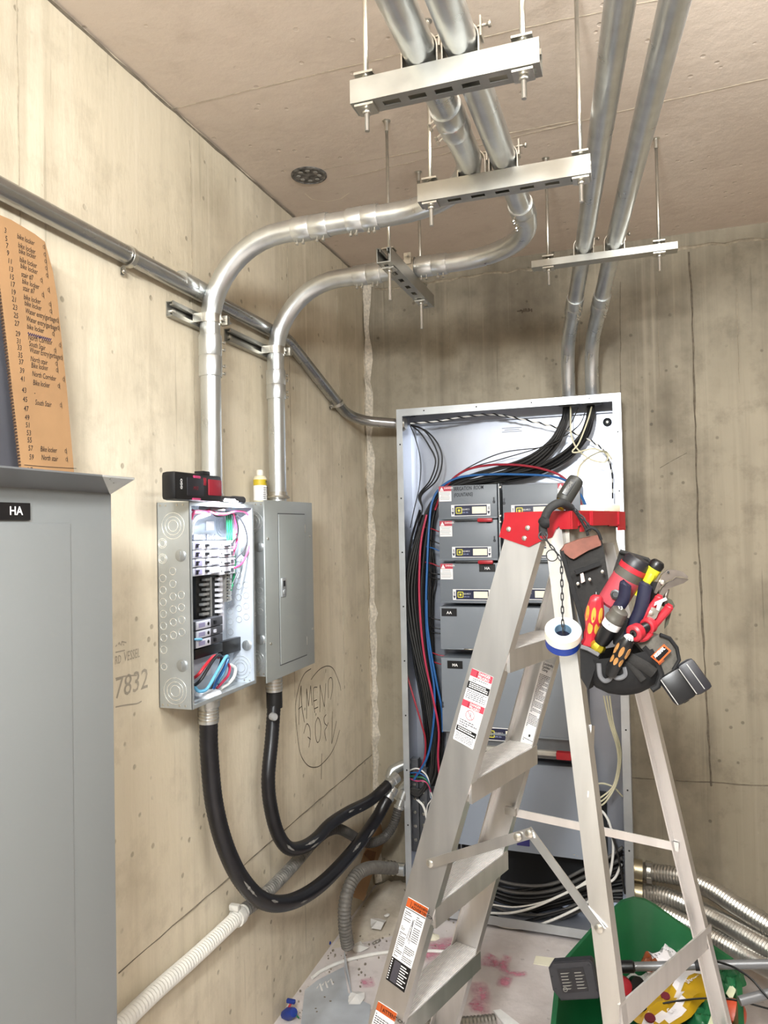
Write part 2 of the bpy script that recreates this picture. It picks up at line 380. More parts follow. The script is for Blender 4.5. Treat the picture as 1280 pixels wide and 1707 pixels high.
# ---------------------------------------------------------------- strut hangers
def strut(mb, a, b, up, wd=.041, ht=.041, th=.0026, slots=0):
    """U channel from a to b; its back lies on the a-b line, its mouth opens towards up"""
    a = V(a); b = V(b); t = (b-a).normalized(); up = (V(up)-t*V(up).dot(t)).normalized(); s_ = t.cross(up); L = (b-a).length
    ax = (t, s_, up)
    for k in (-1, 1):
        mb.box(a.lerp(b, .5)+s_*(k*(wd/2-th/2))+up*(ht/2), (L, th, ht), ax)
        mb.box(a.lerp(b, .5)+s_*(k*(wd/2-.0055))+up*(ht-th/2), (L, .009, th), ax)
        mb.box(a.lerp(b, .5)+s_*(k*(wd/2-.010))+up*(ht-.006), (L, th, .009), ax)
    if not slots: mb.box(a.lerp(b, .5)+up*(th/2), (L, wd-2*th, th), ax)
    else:
        sw = .014; rw = (wd-2*th-sw)/2
        for k in (-1, 1): mb.box(a.lerp(b, .5)+s_*(k*(sw/2+rw/2))+up*(th/2), (L, rw, th), ax)
        pitch = L/slots
        for i in range(slots+1):
            c0 = max(0, (i-.5)*pitch+.015); c1 = min(L, (i+.5)*pitch-.015)
            mb.box(a+t*((c0+c1)/2)+up*(th/2), (c1-c0, sw, th), ax)
def rod_assembly(parent, x, y, ztop, zbot, zs):
    r = MB().cyl((x, y, zbot), (x, y, ztop), .0046, 8).build('threaded_rod', zinc, parent)
    for z_ in zs:
        MB().lathe((x, y, z_), (0, 0, 1), [(0, .0082), (.0075, .0082)], 6).box((x, y, z_+.0095), (.034, .034, .004)).build('hex_nut', zinc, r)
    MB().lathe((x, y, ztop-.03), (0, 0, 1), [(0, .0065), (.028, .0065), (.0295, .012)], 10).build('anchor', zinc, r)
def ustrap(parent, c, t, r, dn, bolt=True):
    """strut clamp over a conduit: band plus two feet and a bolt; t along the pipe, dn towards the strut"""
    t = V(t).normalized(); dn = V(dn); s_ = t.cross(dn).normalized(); c = V(c); rr = r+.0015
    arc = [c-s_*rr+dn*(r+.012)]+[c+(-s_*math.cos(q)-dn*math.sin(q))*rr for q in [PI*i/12 for i in range(13)]]+[c+s_*rr+dn*(r+.012)]
    m_ = len(arc); vs = []
    for k, g in ((-.016, 0), (.016, 0), (-.016, .0024), (.016, .0024)):
        vs += [a+t*k+((a-c)-dn*(a-c).dot(dn)*(1 if i in (0, m_-1) else 0)).normalized()*g for i, a in enumerate(arc)]
    fs = []
    for i in range(m_-1): fs += [(i, i+1, m_+i+1, m_+i), (2*m_+i, 3*m_+i, 3*m_+i+1, 2*m_+i+1), (i, 2*m_+i, 2*m_+i+1, i+1), (m_+i, m_+i+1, 3*m_+i+1, 3*m_+i)]
    o = MB().add(vs, fs, True).build('pipe_clamp', zinc, parent)
    e = c-s_*(rr+.001)-dn*(r*.35)
    MB().box(e-s_*.003-dn*.010, (.022, .003, .034), (t, s_, dn)).cyl(e-s_*.014-dn*.016, e+s_*.012-dn*.016, .003, 6).lathe(e-s_*.014-dn*.016, -s_, [(0, .006), (.005, .006)], 6).build('clamp_bolt', zinc, o)
def hanger(label, xs, y, zb, rods, slots, clamps, ht=.041, dirx=True):
    a, b = xs
    t = thing('strut_hanger', label, 'strut hanger', ((a[0]+b[0])/2, (a[1]+b[1])/2, zb))
    mb = MB(); strut(mb, (*a, zb), (*b, zb), (0, 0, 1), ht=ht, slots=slots)
    mb.build('strut_channel', strutm, t)
    for (x, y_, bot) in rods: rod_assembly(t, x, y_, ZC, bot, (zb-.0125, zb+ht+.002))
    for c, d, r in clamps: ustrap(t, c, d, r, (0, 0, -1))
    return t
ZT = ZH-RC-.041
hanger('nearest strut hanger, wide slotted channel, at the top of the picture', ((-.448, 1.19), (-.127, 1.19)), 0, ZT, ((-.425, 1.19, ZT-.042), (-.155, 1.19, ZT-.042)), 7, (((xa, 1.19, ZH), (0, 1, 0), RC), ((xb, 1.19, ZH), (0, 1, 0), RC)))
hanger('second slotted strut hanger, just below and behind the nearest one', ((-.448, 1.60), (-.073, 1.60)), 0, ZT, ((-.422, 1.60, ZT-.05), (-.094, 1.60, ZT-.05)), 7, (((xa+.0, 1.60, ZH), (0, 1, 0), RC), ((xb, 1.60, ZH), (0, 1, 0), RC)))
hanger('thin strut hanger carrying the pair of conduits above the distribution cabinet', ((-.292, 2.335), (.133, 2.335)), 0, ZD-RC*.94-.021, ((-.242, 2.335, 2.35), (.082, 2.335, 2.35)), 0, (((-.136, 2.335, ZD), (-.12, 1, 0), RC*.94), ((-.046, 2.335, ZD), (-.12, 1, 0), RC*.94)), ht=.021)
hanger('dark slotted strut hanger pointing toward the viewer under the horizontal conduit', ((-.640, 1.905), (-.640, 2.36)), 0, ZT, ((-.640, 1.955, ZT-.09), (-.640, 2.275, ZT-.09)), 7, (((-.640, yb_, ZH), (1, 0, 0), RC),))
# two strut pieces on the left wall with pipe clamps round the risers
def wall_strut(label, y0, y1, z, ypipe):
    t = thing('strut_bracket', label, 'strut', (XL, (y0+y1)/2, z))
    mb = MB(); strut(mb, (XL+.0005, y0, z), (XL+.0005, y1, z), (1, 0, 0), ht=.022); mb.build('strut_channel', strutm, t)
    MB().lathe((XL+.003, y0+.025, z), (1, 0, 0), [(0, .009), (.004, .009), (.007, .004)], 10).build('anchor_bolt', zinc, t)
    c = MB(); x_ = xv
    c.lathe2((x_, ypipe, z-.012), (0, 0, 1), [(0, RC+.0003), (0, RC+.004), (.024, RC+.004), (.024, RC+.0003)], 22)
    o = c.build('pipe_clamp', zinc, t)
    for s_ in (-1, 1):
        MB().span((XL+.018, ypipe+s_*(RC-.004), z-.012), (x_-.005, ypipe+s_*(RC+.004), z+.012)).build('clamp_leg', zinc, o)
    MB().box((x_+.030, ypipe+RC-.004, z), (.024, .004, .026)).box((x_+.030, ypipe+RC+.006, z), (.024, .004, .026)).cyl((x_+.033, ypipe+RC-.022, z), (x_+.033, ypipe+RC+.028, z), .0032, 8).lathe((x_+.033, ypipe+RC+.010, z), (0, 1, 0), [(0, .007), (.007, .007)], 6).build('clamp_bolt', zinc, o)
p = at(287, 512, 'x', XL+.02); q = at(383, 562, 'x', XL+.02)
wall_strut('short steel strut on left wall clamping the left riser conduit', p.y, ya+.06, 2.19, ya)
wall_strut('short steel strut on left wall clamping the right riser conduit', q.y, yb_+.06, 2.19, yb_)
# round cover in the ceiling
p = at(515, 292, 'z', ZC)
t = thing('ceiling_box_cover', 'round dark perforated box cover in the concrete ceiling', 'box cover', p)
MB().lathe(p, (0, 0, -1), [(-.001, .058), (.003, .058), (.005, .052), (.003, .050), (.002, .0)], 28).build('plate', M('dark_speckled_steel', '6d6a66', .6, .5, .8, 55), t)
for k in range(8):
    q = 2*PI*k/8+.3; MB().lathe(p+V((math.cos(q)*.034, math.sin(q)*.034, -.0025)), (0, 0, -1), [(0, .008), (.0015, .006)], 8).build('knockout', M('pale_speck', 'a8a49b', .7), t)
# ---------------------------------------------------------------- distribution cabinet
YC, YBK = 2.935, 3.145
m_in = M('cabinet_zinc_sheet', 'b1b6c1', .34, .6, .10, 5, (1, 1, .4))
m_grey = M('grey_enamel', '868d95', .42, 0, .03, 10)
m_grey2 = M('light_grey_enamel', '949ba3', .40, 0, .03, 8)
m_navy = M('navy_plate', '23284a', .35); m_white = M('white_print', 'eceae8', .5, 0, .02); m_cream = M('cream_paper', 'f0ead2', .6, 0, .03)
m_yel = M('yellow_print', 'd8cf48', .5); m_black = M('black_plastic', '161618', .38, 0, .2); m_red = M('red_plastic', 'c8222f', .38, 0, .06)
m_redp = M('red_print', 'd8485c', .5, 0, .04); m_ink = M('black_ink', '1c1b20', .7, 0, .2); m_dark = M('dark_gap', '2a2b2e', .7)
m_rub = M('black_cable_jacket', '151517', .42, 0, .3, 40); m_rub2 = M('dull_black_cable_jacket', '2b2927', .55, 0, .3, 40)
m_cred = M('red_cable_jacket', 'b02a3c', .4); m_pink = M('pink_cable_jacket', 'd8497c', .4); m_cblu = M('blue_cable_jacket', '2f6fb4', .4); m_cgrn = M('green_cable_jacket', '1f8a5a', .4)
m_cwht = M('white_cable_jacket', 'e4e2dc', .45, 0, .05); m_cyl = M('ivory_cable_jacket', 'd8d2b4', .5, 0, .06)
XCL, XCR, ZCT = at(661, 700, 'y', YC).x, at(1041, 900, 'y', YC).x, at(845, 669, 'y', YC).z
cab = thing('distribution_cabinet', 'tall open steel distribution cabinet on the back wall full of switches and cables', 'electrical cabinet', ((XCL+XCR)/2, YC, 0))
def part(name, mat, a, b, parent, bev=0): return MB().span(a, b, bev).build(name, mat, parent)
part('back_panel', m_in, (XCL, YBK-.003, .02), (XCR, YBK, ZCT), cab)
part('side_panel', m_in, (XCL, YC, .02), (XCL+.003, YBK-.003, ZCT), cab)
part('side_panel', m_in, (XCR-.003, YC, .02), (XCR, YBK-.003, ZCT), cab)
part('top_panel', m_in, (XCL+.003, YC, ZCT-.003), (XCR-.003, YBK-.003, ZCT), cab)
part('bottom_panel', m_in, (XCL+.003, YC, .02), (XCR-.003, YBK-.003, .023), cab)
fl = .030
m_fl = M('cabinet_flange', 'c2c6c9', .36, .65, .10, 9)
fr = part('front_flange', m_fl, (XCL, YC-.003, .02), (XCL+fl*.85, YC, ZCT), cab); fr2 = part('front_flange', m_fl, (XCR-fl, YC-.003, .02), (XCR, YC, ZCT), cab)
fr3 = part('front_flange', m_fl, (XCL+fl*.85, YC-.003, ZCT-fl), (XCR-fl, YC, ZCT), cab); part('front_flange', m_fl, (XCL+fl*.85, YC-.003, .02), (XCR-fl, YC, .055), cab)
for k in range(9):
    z_ = .15+k*.225
    for f_, x_ in ((fr, XCL+.014), (fr2, XCR-.014)): MB().lathe((x_, YC-.003, z_), (0, -1, 0), [(-.001, .0035), (.0008, .0035), (.0003, .002)], 8).build('flange_hole', m_dark, f_)
for k in range(4): MB().lathe((XCL+.12+k*.22, YC-.003, ZCT-.013), (0, -1, 0), [(-.001, .003), (.0008, .003), (.0003, .002)], 8).build('flange_hole', m_dark, fr3)
# vertical seams and folded rear corner inside
part('seam_fold', m_in, (XCL+.003, YBK-.018, .03), (XCL+.030, YBK-.003, ZCT-.006), cab)
part('seam_fold', m_in, (XCR-.030, YBK-.018, .03), (XCR-.003, YBK-.003, ZCT-.006), cab)
part('top_fold', m_in, (XCL+.03, YBK-.030, ZCT-.045), (XCR-.03, YBK-.003, ZCT-.003), cab)
p = at(1012, 703, 'y', YBK-.02); MB().lathe((p.x, YBK-.003, p.z), (0, -1, 0), [(0, .018), (.006, .018), (.009, .012), (.004, .010), (.004, 0)], 20).build('rubber_plug', M('dark_rubber', '3b3d42', .6), cab)
MB().lathe((p.x, YBK-.008, p.z), (0, -1, 0), [(0, .006), (.006, .006), (.007, .003)], 8).build('bolt_head', zinc, cab)
for px in (857,): 
    p = at(px, 716, 'y', YBK-.005); mb = MB()
    for i in range(3): mb.box((p.x-.01, YBK-.0036, p.z+.008-.008*i), (.085-.02*(i % 2), .0006, .0025))
    mb.build('faded_stencil', M('faded_ink', '8f92a0', .6), cab)
for x_ in (-.247, -.157):            # bushings where the two conduits enter the top
    MB().lathe((x_, 3.03, ZCT-.003), (0, 0, -1), [(0, .040), (.006, .042), (.018, .040), (.022, .030), (.022, .0)], 16).build('conduit_bushing', M('bushing_grey', '6a6a68', .5, .2), cab)
MB().lathe((XCL+.003, 2.99, at(680, 706, 'y', 2.99).z), (1, 0, 0), [(0, .030), (.008, .032), (.014, .028), (.02, .024), (.02, 0)], 14).build('conduit_bushing', zinc, cab)
YS = 2.962
def sp(px, py, y=YS): return at(px, py, 'y', y)
def tagplate(parent, px, py, w_, h_, s_, y=YS):
    p = sp(px, py, y); mb = MB(); mb.span((p.x, y-.0015, p.z), (p.x+w_, y, p.z-h_), 0)
    o = mb.build('name_tag', [m_black], parent)
    text(s_, (p.x+w_/2, y-.0015, p.z-h_*.70), (1, 0, 0), (0, 0, 1), h_*.50, m_white, parent, align='CENTER', bold=.02)
    return o
def warn(parent, x, z, w_, h_, y=YS):
    mb = MB(); mb.span((x, y-.0008, z-h_), (x+w_, y, z-h_*.33)); mb.m = 1; mb.span((x, y-.0008, z-h_*.33), (x+w_, y, z))
    mb.m = 0; c = V((x+w_*.22, y-.0010, z-h_*.17)); mb.add([c+V((-w_*.17, 0, -h_*.13)), c+V((w_*.17, 0, -h_*.13)), c+V((0, 0, h_*.13))], [(0, 1, 2)])
    mb.m = 2
    for i in range(6): mb.box((x+w_*.48+random.uniform(-.03, .01)*w_, y-.0011, z-h_*(.42+.09*i)), (w_*random.uniform(.65, .85), .0004, h_*.022))
    o = mb.build('warning_label', [m_white, m_redp, M('grey_print', '9a979c', .6)], parent)
    text('DANGER', (x+w_*.42, y-.0009, z-h_*.17), (1, 0, 0), (0, 0, 1), h_*.15, m_white, parent, bold=.02)
def nameplate(parent, x, z, w_, h_, y=YS, flip=False):
    """navy plate with white rim, OFF and ON arrows at its ends, yellow square emblem and a cream card"""
    mb = MB(); mb.m = 1; mb.span((x, y-.0008, z-h_), (x+w_, y, z)); mb.m = 0
    b = h_*.06; e = w_*.085
    mb.span((x+e, y-.0014, z-h_+b), (x+w_-e, y-.0008, z-b))
    for k, X in ((0, x+e*.5), (1, x+w_-e*.5)):
        mb.m = 0; mb.add([V((X-e*.34, y-.0012, z-h_*.60)), V((X+e*.34, y-.0012, z-h_*.60)), V((X+e*.34, y-.0012, z-h_*.66)), V((X, y-.0012, z-h_*.9)), V((X-e*.34, y-.0012, z-h_*.66))], [(0, 1, 2, 3, 4)])
    mb.m = 2; q = h_*.48; qx = x+w_*.16; qz = z-h_*.5
    for (ax, az, dx, dz) in ((0, q/2, q, q*.16), (0, -q/2, q, q*.16), (-q/2, 0, q*.16, q), (q/2, 0, q*.16, q)): mb.box((qx+q*.3+ax, y-.0017, qz+az), (dx, .0006, dz))
    mb.box((qx+q*.3, y-.0017, qz), (q*.40, .0006, q*.44))
    mb.m = 3; mb.span((x+w_*.54, y-.0020, z-h_*.80), (x+w_*.895, y-.0014, z-h_*.20))
    o = mb.build('nameplate', [m_navy, m_white, m_yel, m_cream], parent)
    text('SQUARE D', (x+w_*.275, y-.0016, z-h_*.48), (1, 0, 0), (0, 0, 1), h_*.20, m_white, parent, wide=.72)
    text('QMB 100A', (x+w_*.285, y-.0016, z-h_*.74), (1, 0, 0), (0, 0, 1), h_*.16, M('pale_blue_print', 'a8b0d8', .5), parent, wide=.72)
    text('OFF', (x+e*.78, y-.0010, z-h_*.56), (0, 0, 1), (-1, 0, 0), e*.62, m_navy, parent, bold=.03)
    text('ON', (x+w_-e*.22, y-.0010, z-h_*.50), (0, 0, 1), (-1, 0, 0), e*.62, m_navy, parent, bold=.03)
    for i in range(3):
        pass
def unit(px0, py0, px1, py1, label=None, y=YS, depth=.135, mat=None):
    """one switch unit: a folded sheet-metal cover with a rim"""
    a = sp(px0, py0, y); b = sp(px1, py1, y)
    x0, z0, x1, z1 = a.x, a.z, b.x, b.z
    mb = MB(); mb.span((x0, y, z1), (x1, y+depth, z0), .003)
    o = mb.build('switch_unit', mat or m_grey, cab, label)
    MB().span((x0+.001, y-.004, z1), (x1-.001, y, z1+.007), .001).build('cover_lip', mat or m_grey, o)
    return o, x0, x1, z0, z1
def latch(o, x, z, y=YS):
    MB().lathe((x, y, z), (0, -1, 0), [(0, .0052), (.003, .0052), (.0045, .003)], 10).box((x, y-.0035, z+.012), (.005, .007, .014)).build('latch', M('dark_latch', '4a4c50', .4, .5), o)
def handle(o, x0, x1, z, y=YS):
    MB().span((x0, y-.022, z-.004), (x1-.05, y-.010, z+.003), .002).build('handle_bar', M('dark_bar', '3a3c3e', .4, .4), o)
    MB().box((x1-.035, y-.020, z-.002), (.062, .018, .016), None, .006).build('handle_grip', m_red, o)
colL, colR = (730, 829), (837, 968)
rows = ((810.5, 864), (868, 934), (939, 1006))
for r_, (y0, y1) in enumerate(rows):
    for c_, (x0, x1) in enumerate((colL, colR)):
        dx = r_*1.2
        o, X0, X1, Z0, Z1 = unit(x0+dx, y0-(0 if c_ == 0 else 2), x1+dx, y1, None)
        W_ = X1-X0
        if c_ == 0 or r_ > 0: warn(o, X0+.004, Z0-.002, .052, (.062 if r_ == 0 else .064))
        else: warn(o, X0+W_*.72, Z0-.002, .052, .062)
        hN = .047 if r_ == 0 else .044
        nameplate(o, X0+.054+(0 if c_ == 0 else -.02), Z1+.012+hN, .162, hN)
        latch(o, X1-.012 if c_ == 0 else X0+.006, Z1+(Z0-Z1)*.48)
        if r_ < 2: handle(o, X0+.07, X1-.012, Z1-.004)
        if r_ == 0 and c_ == 0:
            text('IRRIGATION  ROOM', (X0+.066, YS, Z0-.022), (1, 0, .03), (0, 0, 1), .0225, m_ink, o, 'handwriting', sh=.15, wide=.60, bold=.012)
            text('(FOUNTAINS)', (X0+.066, YS, Z0-.047), (1, 0, .03), (0, 0, 1), .0215, m_ink, o, 'handwriting', sh=.15, wide=.60, bold=.012)
        if r_ == 1 and c_ == 0: MB().box((X1-.035, YS-.0006, Z0-.010), (.018, .0008, .009)).build('sticker', m_navy, o)
        if r_ == 2 and c_ == 0: tagplate(o, 798.5, 940.5, .066, .031, 'HA')
a, b = sp(829.5, 806), sp(836, 1006)
dv = MB().span((a.x, YS+.006, b.z), (b.x, YS+.12, a.z)).build('divider_strip', M('divider_steel', '9da1a4', .4, .3), cab)
for pyv in (812, 860, 870, 932): MB().lathe((sp(833, pyv).x, YS+.006, sp(833, pyv).z), (0, -1, 0), [(0, .005), (.002, .005), (.003, .003)], 8).build('screw', zinc, dv)
o, X0, X1, Z0, Z1 = unit(733, 1011, 972, 1090, 'wide grey switch unit tagged AA', mat=m_grey2)
tagplate(o, 736, 1014, .064, .032, 'AA'); handle(o, X0+.35, X1-.08, Z1-.004)
MB().cyl((X0+.10, YS-.006, Z1+.003), (X0+.14, YS-.006, Z1+.003), .003, 8).build('latch', zinc, o)
o, X0, X1, Z0, Z1 = unit(735, 1096, 976, 1236, 'tall grey switch unit tagged MA', mat=m_grey2)
tagplate(o, 745.5, 1101, .064, .032, 'MA'); latch(o, X0+.004, Z0-.20)
p = sp(812, 1212); nameplate(o, p.x-.02, p.z, .175, .052)
MB().span((X0+.03, YS-.03, Z1-.058), (X1-.02, YS-.012, Z1-.040), .002).build('handle_bar', M('pale_bar', 'b9b5ab', .45, .3), o)
p = sp(945, 1263); MB().box((p.x, YS-.028, Z1-.052), (.075, .030, .030), None, .006).build('handle_grip', m_red, o)
MB().span((X0+.01, YS+.02, Z1-.085), (X1-.01, YS+.10, Z1-.002)).build('mounting_pan', M('pan_steel', '77797c', .5, .4), cab)
# lower cover plate, leaning a little, with a small printed sticker
a, b, c, d = sp(745, 1268), sp(988, 1284), sp(992, 1436), sp(760, 1406)
lo = MB().prism([(a.x, YS+.02, a.z), (b.x, YS+.02, b.z), (c.x, YS, c.z), (d.x, YS, d.z)], (0, .05, 0)).build('lower_cover', M('blue_grey_enamel', 'a0a9b6', .38, 0, .03, 8), cab, 'blue-grey sheet cover below the switches')
p = sp(872, 1404); MB().box((p.x, YS+.001, p.z), (.05, .003, .028)).build('sticker', M('violet_print', '3d3c8c', .5), lo)
for px, py in ((957, 1425), (962, 1427)): MB().lathe((sp(px, py).x, YS+.001, sp(px, py).z), (0, -1, 0), [(0, .003), (.002, .002)], 6).build('screw', zinc, lo)
part('dark_backing', m_dark, (XCL+.20, YBK-.03, .09), (XCR-.10, YBK-.012, .52), cab)
part('gutter_side', M('gutter_steel', '8c8d90', .5, .5, .2, 12), (sp(977, 1200).x, YS+.02, .30), (sp(977, 1200).x+.004, YBK-.01, 1.55), cab)
for k, (px, z0, z1) in enumerate(((678, .23, .62), (692, .25, .58))):   # riveted busbar covers low in the left gutter
    x_ = sp(px+8, 1380, 3.02).x
    o = MB().span((x_, 3.02, z0), (x_+.034, 3.06, z1), .003).build('busbar_cover', M('dark_grey_steel', '5c5e62', .42, .5, .2, 20), cab)
    for i in range(6): MB().ball((x_+.017, 3.019, z0+.05+i*(z1-z0-.1)/5), .008, 8, (1, .5, 1)).build('rivet', zinc, o)
# ---------------------------------------------------------------- cables in the cabinet
def cable(label, pts, r, mat, group=None, name='cable', k=7, n=8, cat='cable'):
    P_ = [at(p[0], p[1], 'y', p[2]) for p in pts]
    return MB().tube(spline(P_, k), r, n).build(name, mat, None, label, cat, group)
gA = 'black cables arching from the left conduit'
for i, (dx, dy) in enumerate(((0, 0), (6, 3), (-5, 5))):
    cable(('middle', 'rightmost', 'leftmost')[i]+' of three black cables arching from the wall conduit down the left gutter', [(684, 708, 2.985), (705+dx, 716+dy, 2.985), (722+dx*1.4, 738+dy, 2.99), (731+dx, 768, 2.99), (722+dx, 800, 2.99), (700+dx*.4, 826, 2.99), (704, 848, 3.0), (698, 870, 3.0)], .0032, m_rub, gA)
cable('thin black cable hanging nearest the left flange', [(684, 710, 2.98), (692, 730, 2.98), (701, 768, 2.98), (699, 810, 2.98), (690, 850, 2.98), (684, 880, 2.98)], .0022, m_rub)
cable('black and white twisted pair draped across the cabinet top', [(684, 706, 3.0), (730, 702, 3.0), (772, 695, 3.0), (820, 691, 3.02), (860, 697, 3.03), (910, 708, 3.03), (950, 719, 3.03), (990, 738, 3.03), (1010, 757, 3.03), (1020, 790, 3.03), (1021, 830, 3.03)], .0032, m_cwht)
tw = [at(x, y, 'y', yy) for x, y, yy in ((684, 706, 3.0), (730, 702, 3.0), (772, 695, 3.0), (820, 691, 3.02), (860, 697, 3.03), (910, 708, 3.03), (950, 719, 3.03), (990, 738, 3.03), (1010, 757, 3.03), (1020, 790, 3.03), (1021, 830, 3.03))]
S_ = spline(tw, 24); out = []
for i, p in enumerate(S_):
    q = i*.62; out.append(p+V((0, math.cos(q), math.sin(q)))*.0030)
MB().tube(out, .0030, 6).build('cable', m_rub, None, 'black strand wound round the white one along the cabinet top', 'cable')
gB = 'black cables sweeping from the cabinet top to the left gutter'
for i in range(9):
    t_ = i/8; j = random.uniform(-2, 2); yy = 3.0+.045*((i*5) % 9)/8
    r_ = .0055 if i % 3 else .0042
    cable('thick black cable sweeping from the cabinet top to the left gutter', [(940+8*t_, 678, 3.03), (936+9*t_, 700, 3.02), (915+14*t_, 735+6*t_+j, yy), (870+20*t_, 766+13*t_, yy), (800+25*t_, 786+18*t_+j, yy), (750+18*t_, 806+10*t_, yy), (718+9*t_, 838+5*t_, yy), (700+8*t_, 880, yy), (684+16*t_, 930, yy), (677+20*t_+j, 985, yy), (682+18*t_, 1045, yy), (694+14*t_, 1100, yy), (706+14*t_, 1150, yy), (718+8*t_, 1230, yy), (716+8*t_+j, 1290, yy), (700+8*t_, 1325-10*t_, yy-.01), (683, 1322-8*t_, yy-.02)], r_, m_rub if i % 2 else m_rub2, gB)
gC = 'black cables sweeping from the right conduit'
for i in range(7):
    t_ = i/6; j = random.uniform(-1.5, 1.5); yy = 3.01+.04*((i*3) % 7)/6
    cable('thick black cable from the right conduit curving left above the switches', [(980+9*t_, 675, 3.03), (978+10*t_, 698, 3.02), (965+14*t_, 728, yy), (935+16*t_, 757+4*t_+j, yy), (890+18*t_, 780+6*t_, yy), (830+20*t_, 794+6*t_+j, yy), (775+14*t_, 803+5*t_, yy), (735+6*t_, 822+4*t_, yy), (716+7*t_, 862, yy), (706+12*t_, 930, yy), (702+14*t_, 1000+20*t_, yy), (708+10*t_, 1080, yy), (720+6*t_, 1160, yy), (724+3*t_, 1230, yy), (712+5*t_, 1300, yy), (690+4*t_, 1330-6*t_, yy-.02)], .005, m_rub if i % 2 else m_rub2, gC)
for i, (a_, b_) in enumerate(((968, 920), (954, 930))):
    cable(('thin dark cable strung from the right conduit across to the left', 'thin dark cable strung from the left conduit across to the left')[i], [(a_+10, 680, 3.0), (a_-6, 712, 3.0), (b_-10, 742, 2.995), (840, 764-10*i, 2.995), (785, 780-3*i, 2.995), (752, 800, 2.995), (728, 826, 2.995), (716, 850, 2.995)], .0022, m_rub2)
cable('red cable arching over the switches', [(725, 850, 2.992), (740, 815, 2.988), (770, 787, 2.985), (810, 776, 2.985), (860, 775, 2.985), (905, 782, 2.985), (940, 797, 2.985), (965, 830, 2.985), (975, 880, 2.985), (980, 930, 2.99)], .0048, m_cred)
cable('blue cable arching over the switches and down the left gutter', [(690, 1300, 2.985), (712, 1262, 2.98), (722, 1210, 2.975), (724, 1150, 2.972), (714, 1080, 2.97), (710, 1020, 2.968), (712, 940, 2.968), (715, 880, 2.97), (720, 838, 2.975), (735, 812, 2.978), (765, 796, 2.98), (810, 791, 2.98), (870, 791, 2.98), (925, 795, 2.98), (955, 810, 2.98), (975, 840, 2.985), (985, 890, 2.99)], .0048, m_cblu)
cable('second blue cable running down the left gutter to the side fitting', [(738, 1220, 2.985), (736, 1180, 2.975), (728, 1140, 2.966), (718, 1085, 2.962), (712, 1040, 2.962), (711, 1000, 2.964)], .0046, m_cblu)
cable('bright red cable bowing down the left gutter', [(711, 858, 2.982), (702, 900, 2.972), (699, 950, 2.966), (699, 1000, 2.964), (703, 1060, 2.964), (710, 1110, 2.964), (722, 1165, 2.968), (731, 1215, 2.98), (730, 1262, 2.99), (733, 1300, 3.0)], .0046, M('bright_red_jacket', 'cf3a5c', .4))
cable('second red cable lower in the left gutter', [(678, 1125, 2.985), (690, 1165, 2.975), (702, 1205, 2.97), (709, 1235, 2.975), (706, 1270, 2.985), (690, 1296, 2.99)], .0040, m_cred)
gD = 'short lead wires between the left gutter and the switches'
for px, py, mt, nm in ((715, 883, m_cred, 'red'), (716, 903, m_rub, 'black'), (716, 915, m_cblu, 'blue'), (715, 941, m_cred, 'red'), (712, 954, m_rub, 'black'), (714, 962, m_rub, 'black'), (714, 1030, m_rub, 'black'), (716, 1045, m_rub, 'black'), (716, 1053, m_rub, 'black'), (722, 1090, m_cred, 'red'), (724, 1105, m_cred, 'red')):
    cable('%s lead wire entering a switch at picture height %d' % (nm, py) if 0 else '%s lead wire from the gutter into the %s switch' % (nm, 'second' if py < 920 else 'third' if py < 980 else 'fourth' if py < 1080 else 'fifth'), [(px-6, py-4, 3.02), (px+6, py-1+2*(py > 950), 3.01), (px+16, py+3, 3.01), (px+24, py+4, 3.02)], .0028, mt, gD)
gE = 'coloured wires from the side fitting'
for i, (mt, nm) in enumerate(((m_cwht, 'white'), (m_cblu, 'light blue'), (m_cgrn, 'green'), (m_pink, 'pink'))):
    cable(nm+' wire coming out of the left side fitting', [(681, 1285+i*4, 2.99), (694, 1281+i*7, 2.985), (706, 1287+i*5, 2.985), (714, 1300+i*3, 2.99), (718+i, 1330, 3.01)], .003, mt)
for i in range(2): cable('white wire running down the left gutter floor', [(694+i*3, 1333, 3.0), (705+i*2, 1345, 3.0), (711+i*2, 1370, 3.0), (712+i*2, 1400, 3.0), (716, 1450, 3.02)], .0026, m_cwht, 'white wires in the left gutter')
cable('white wire running straight down in the left gutter', [(714, 1308, 3.0), (720, 1330, 3.0), (712, 1345, 3.0), (711, 1380, 3.01), (712, 1440, 3.02)], .0024, m_cwht)
# black strands in the lower part of the gutter
for i in range(9):
    cable('black strand hanging deep in the left gutter', [(700+2*i, 850+4*i, 3.03), (684+5*i, 910+6*i, 3.05), (680+5*i, 1000, 3.06), (690+4*i, 1100, 3.06), (704+4*i, 1180, 3.06), (712+3*i, 1260, 3.06), (706+3*i, 1310, 3.05)], .0050, m_rub, 'black strands deep in the left gutter')
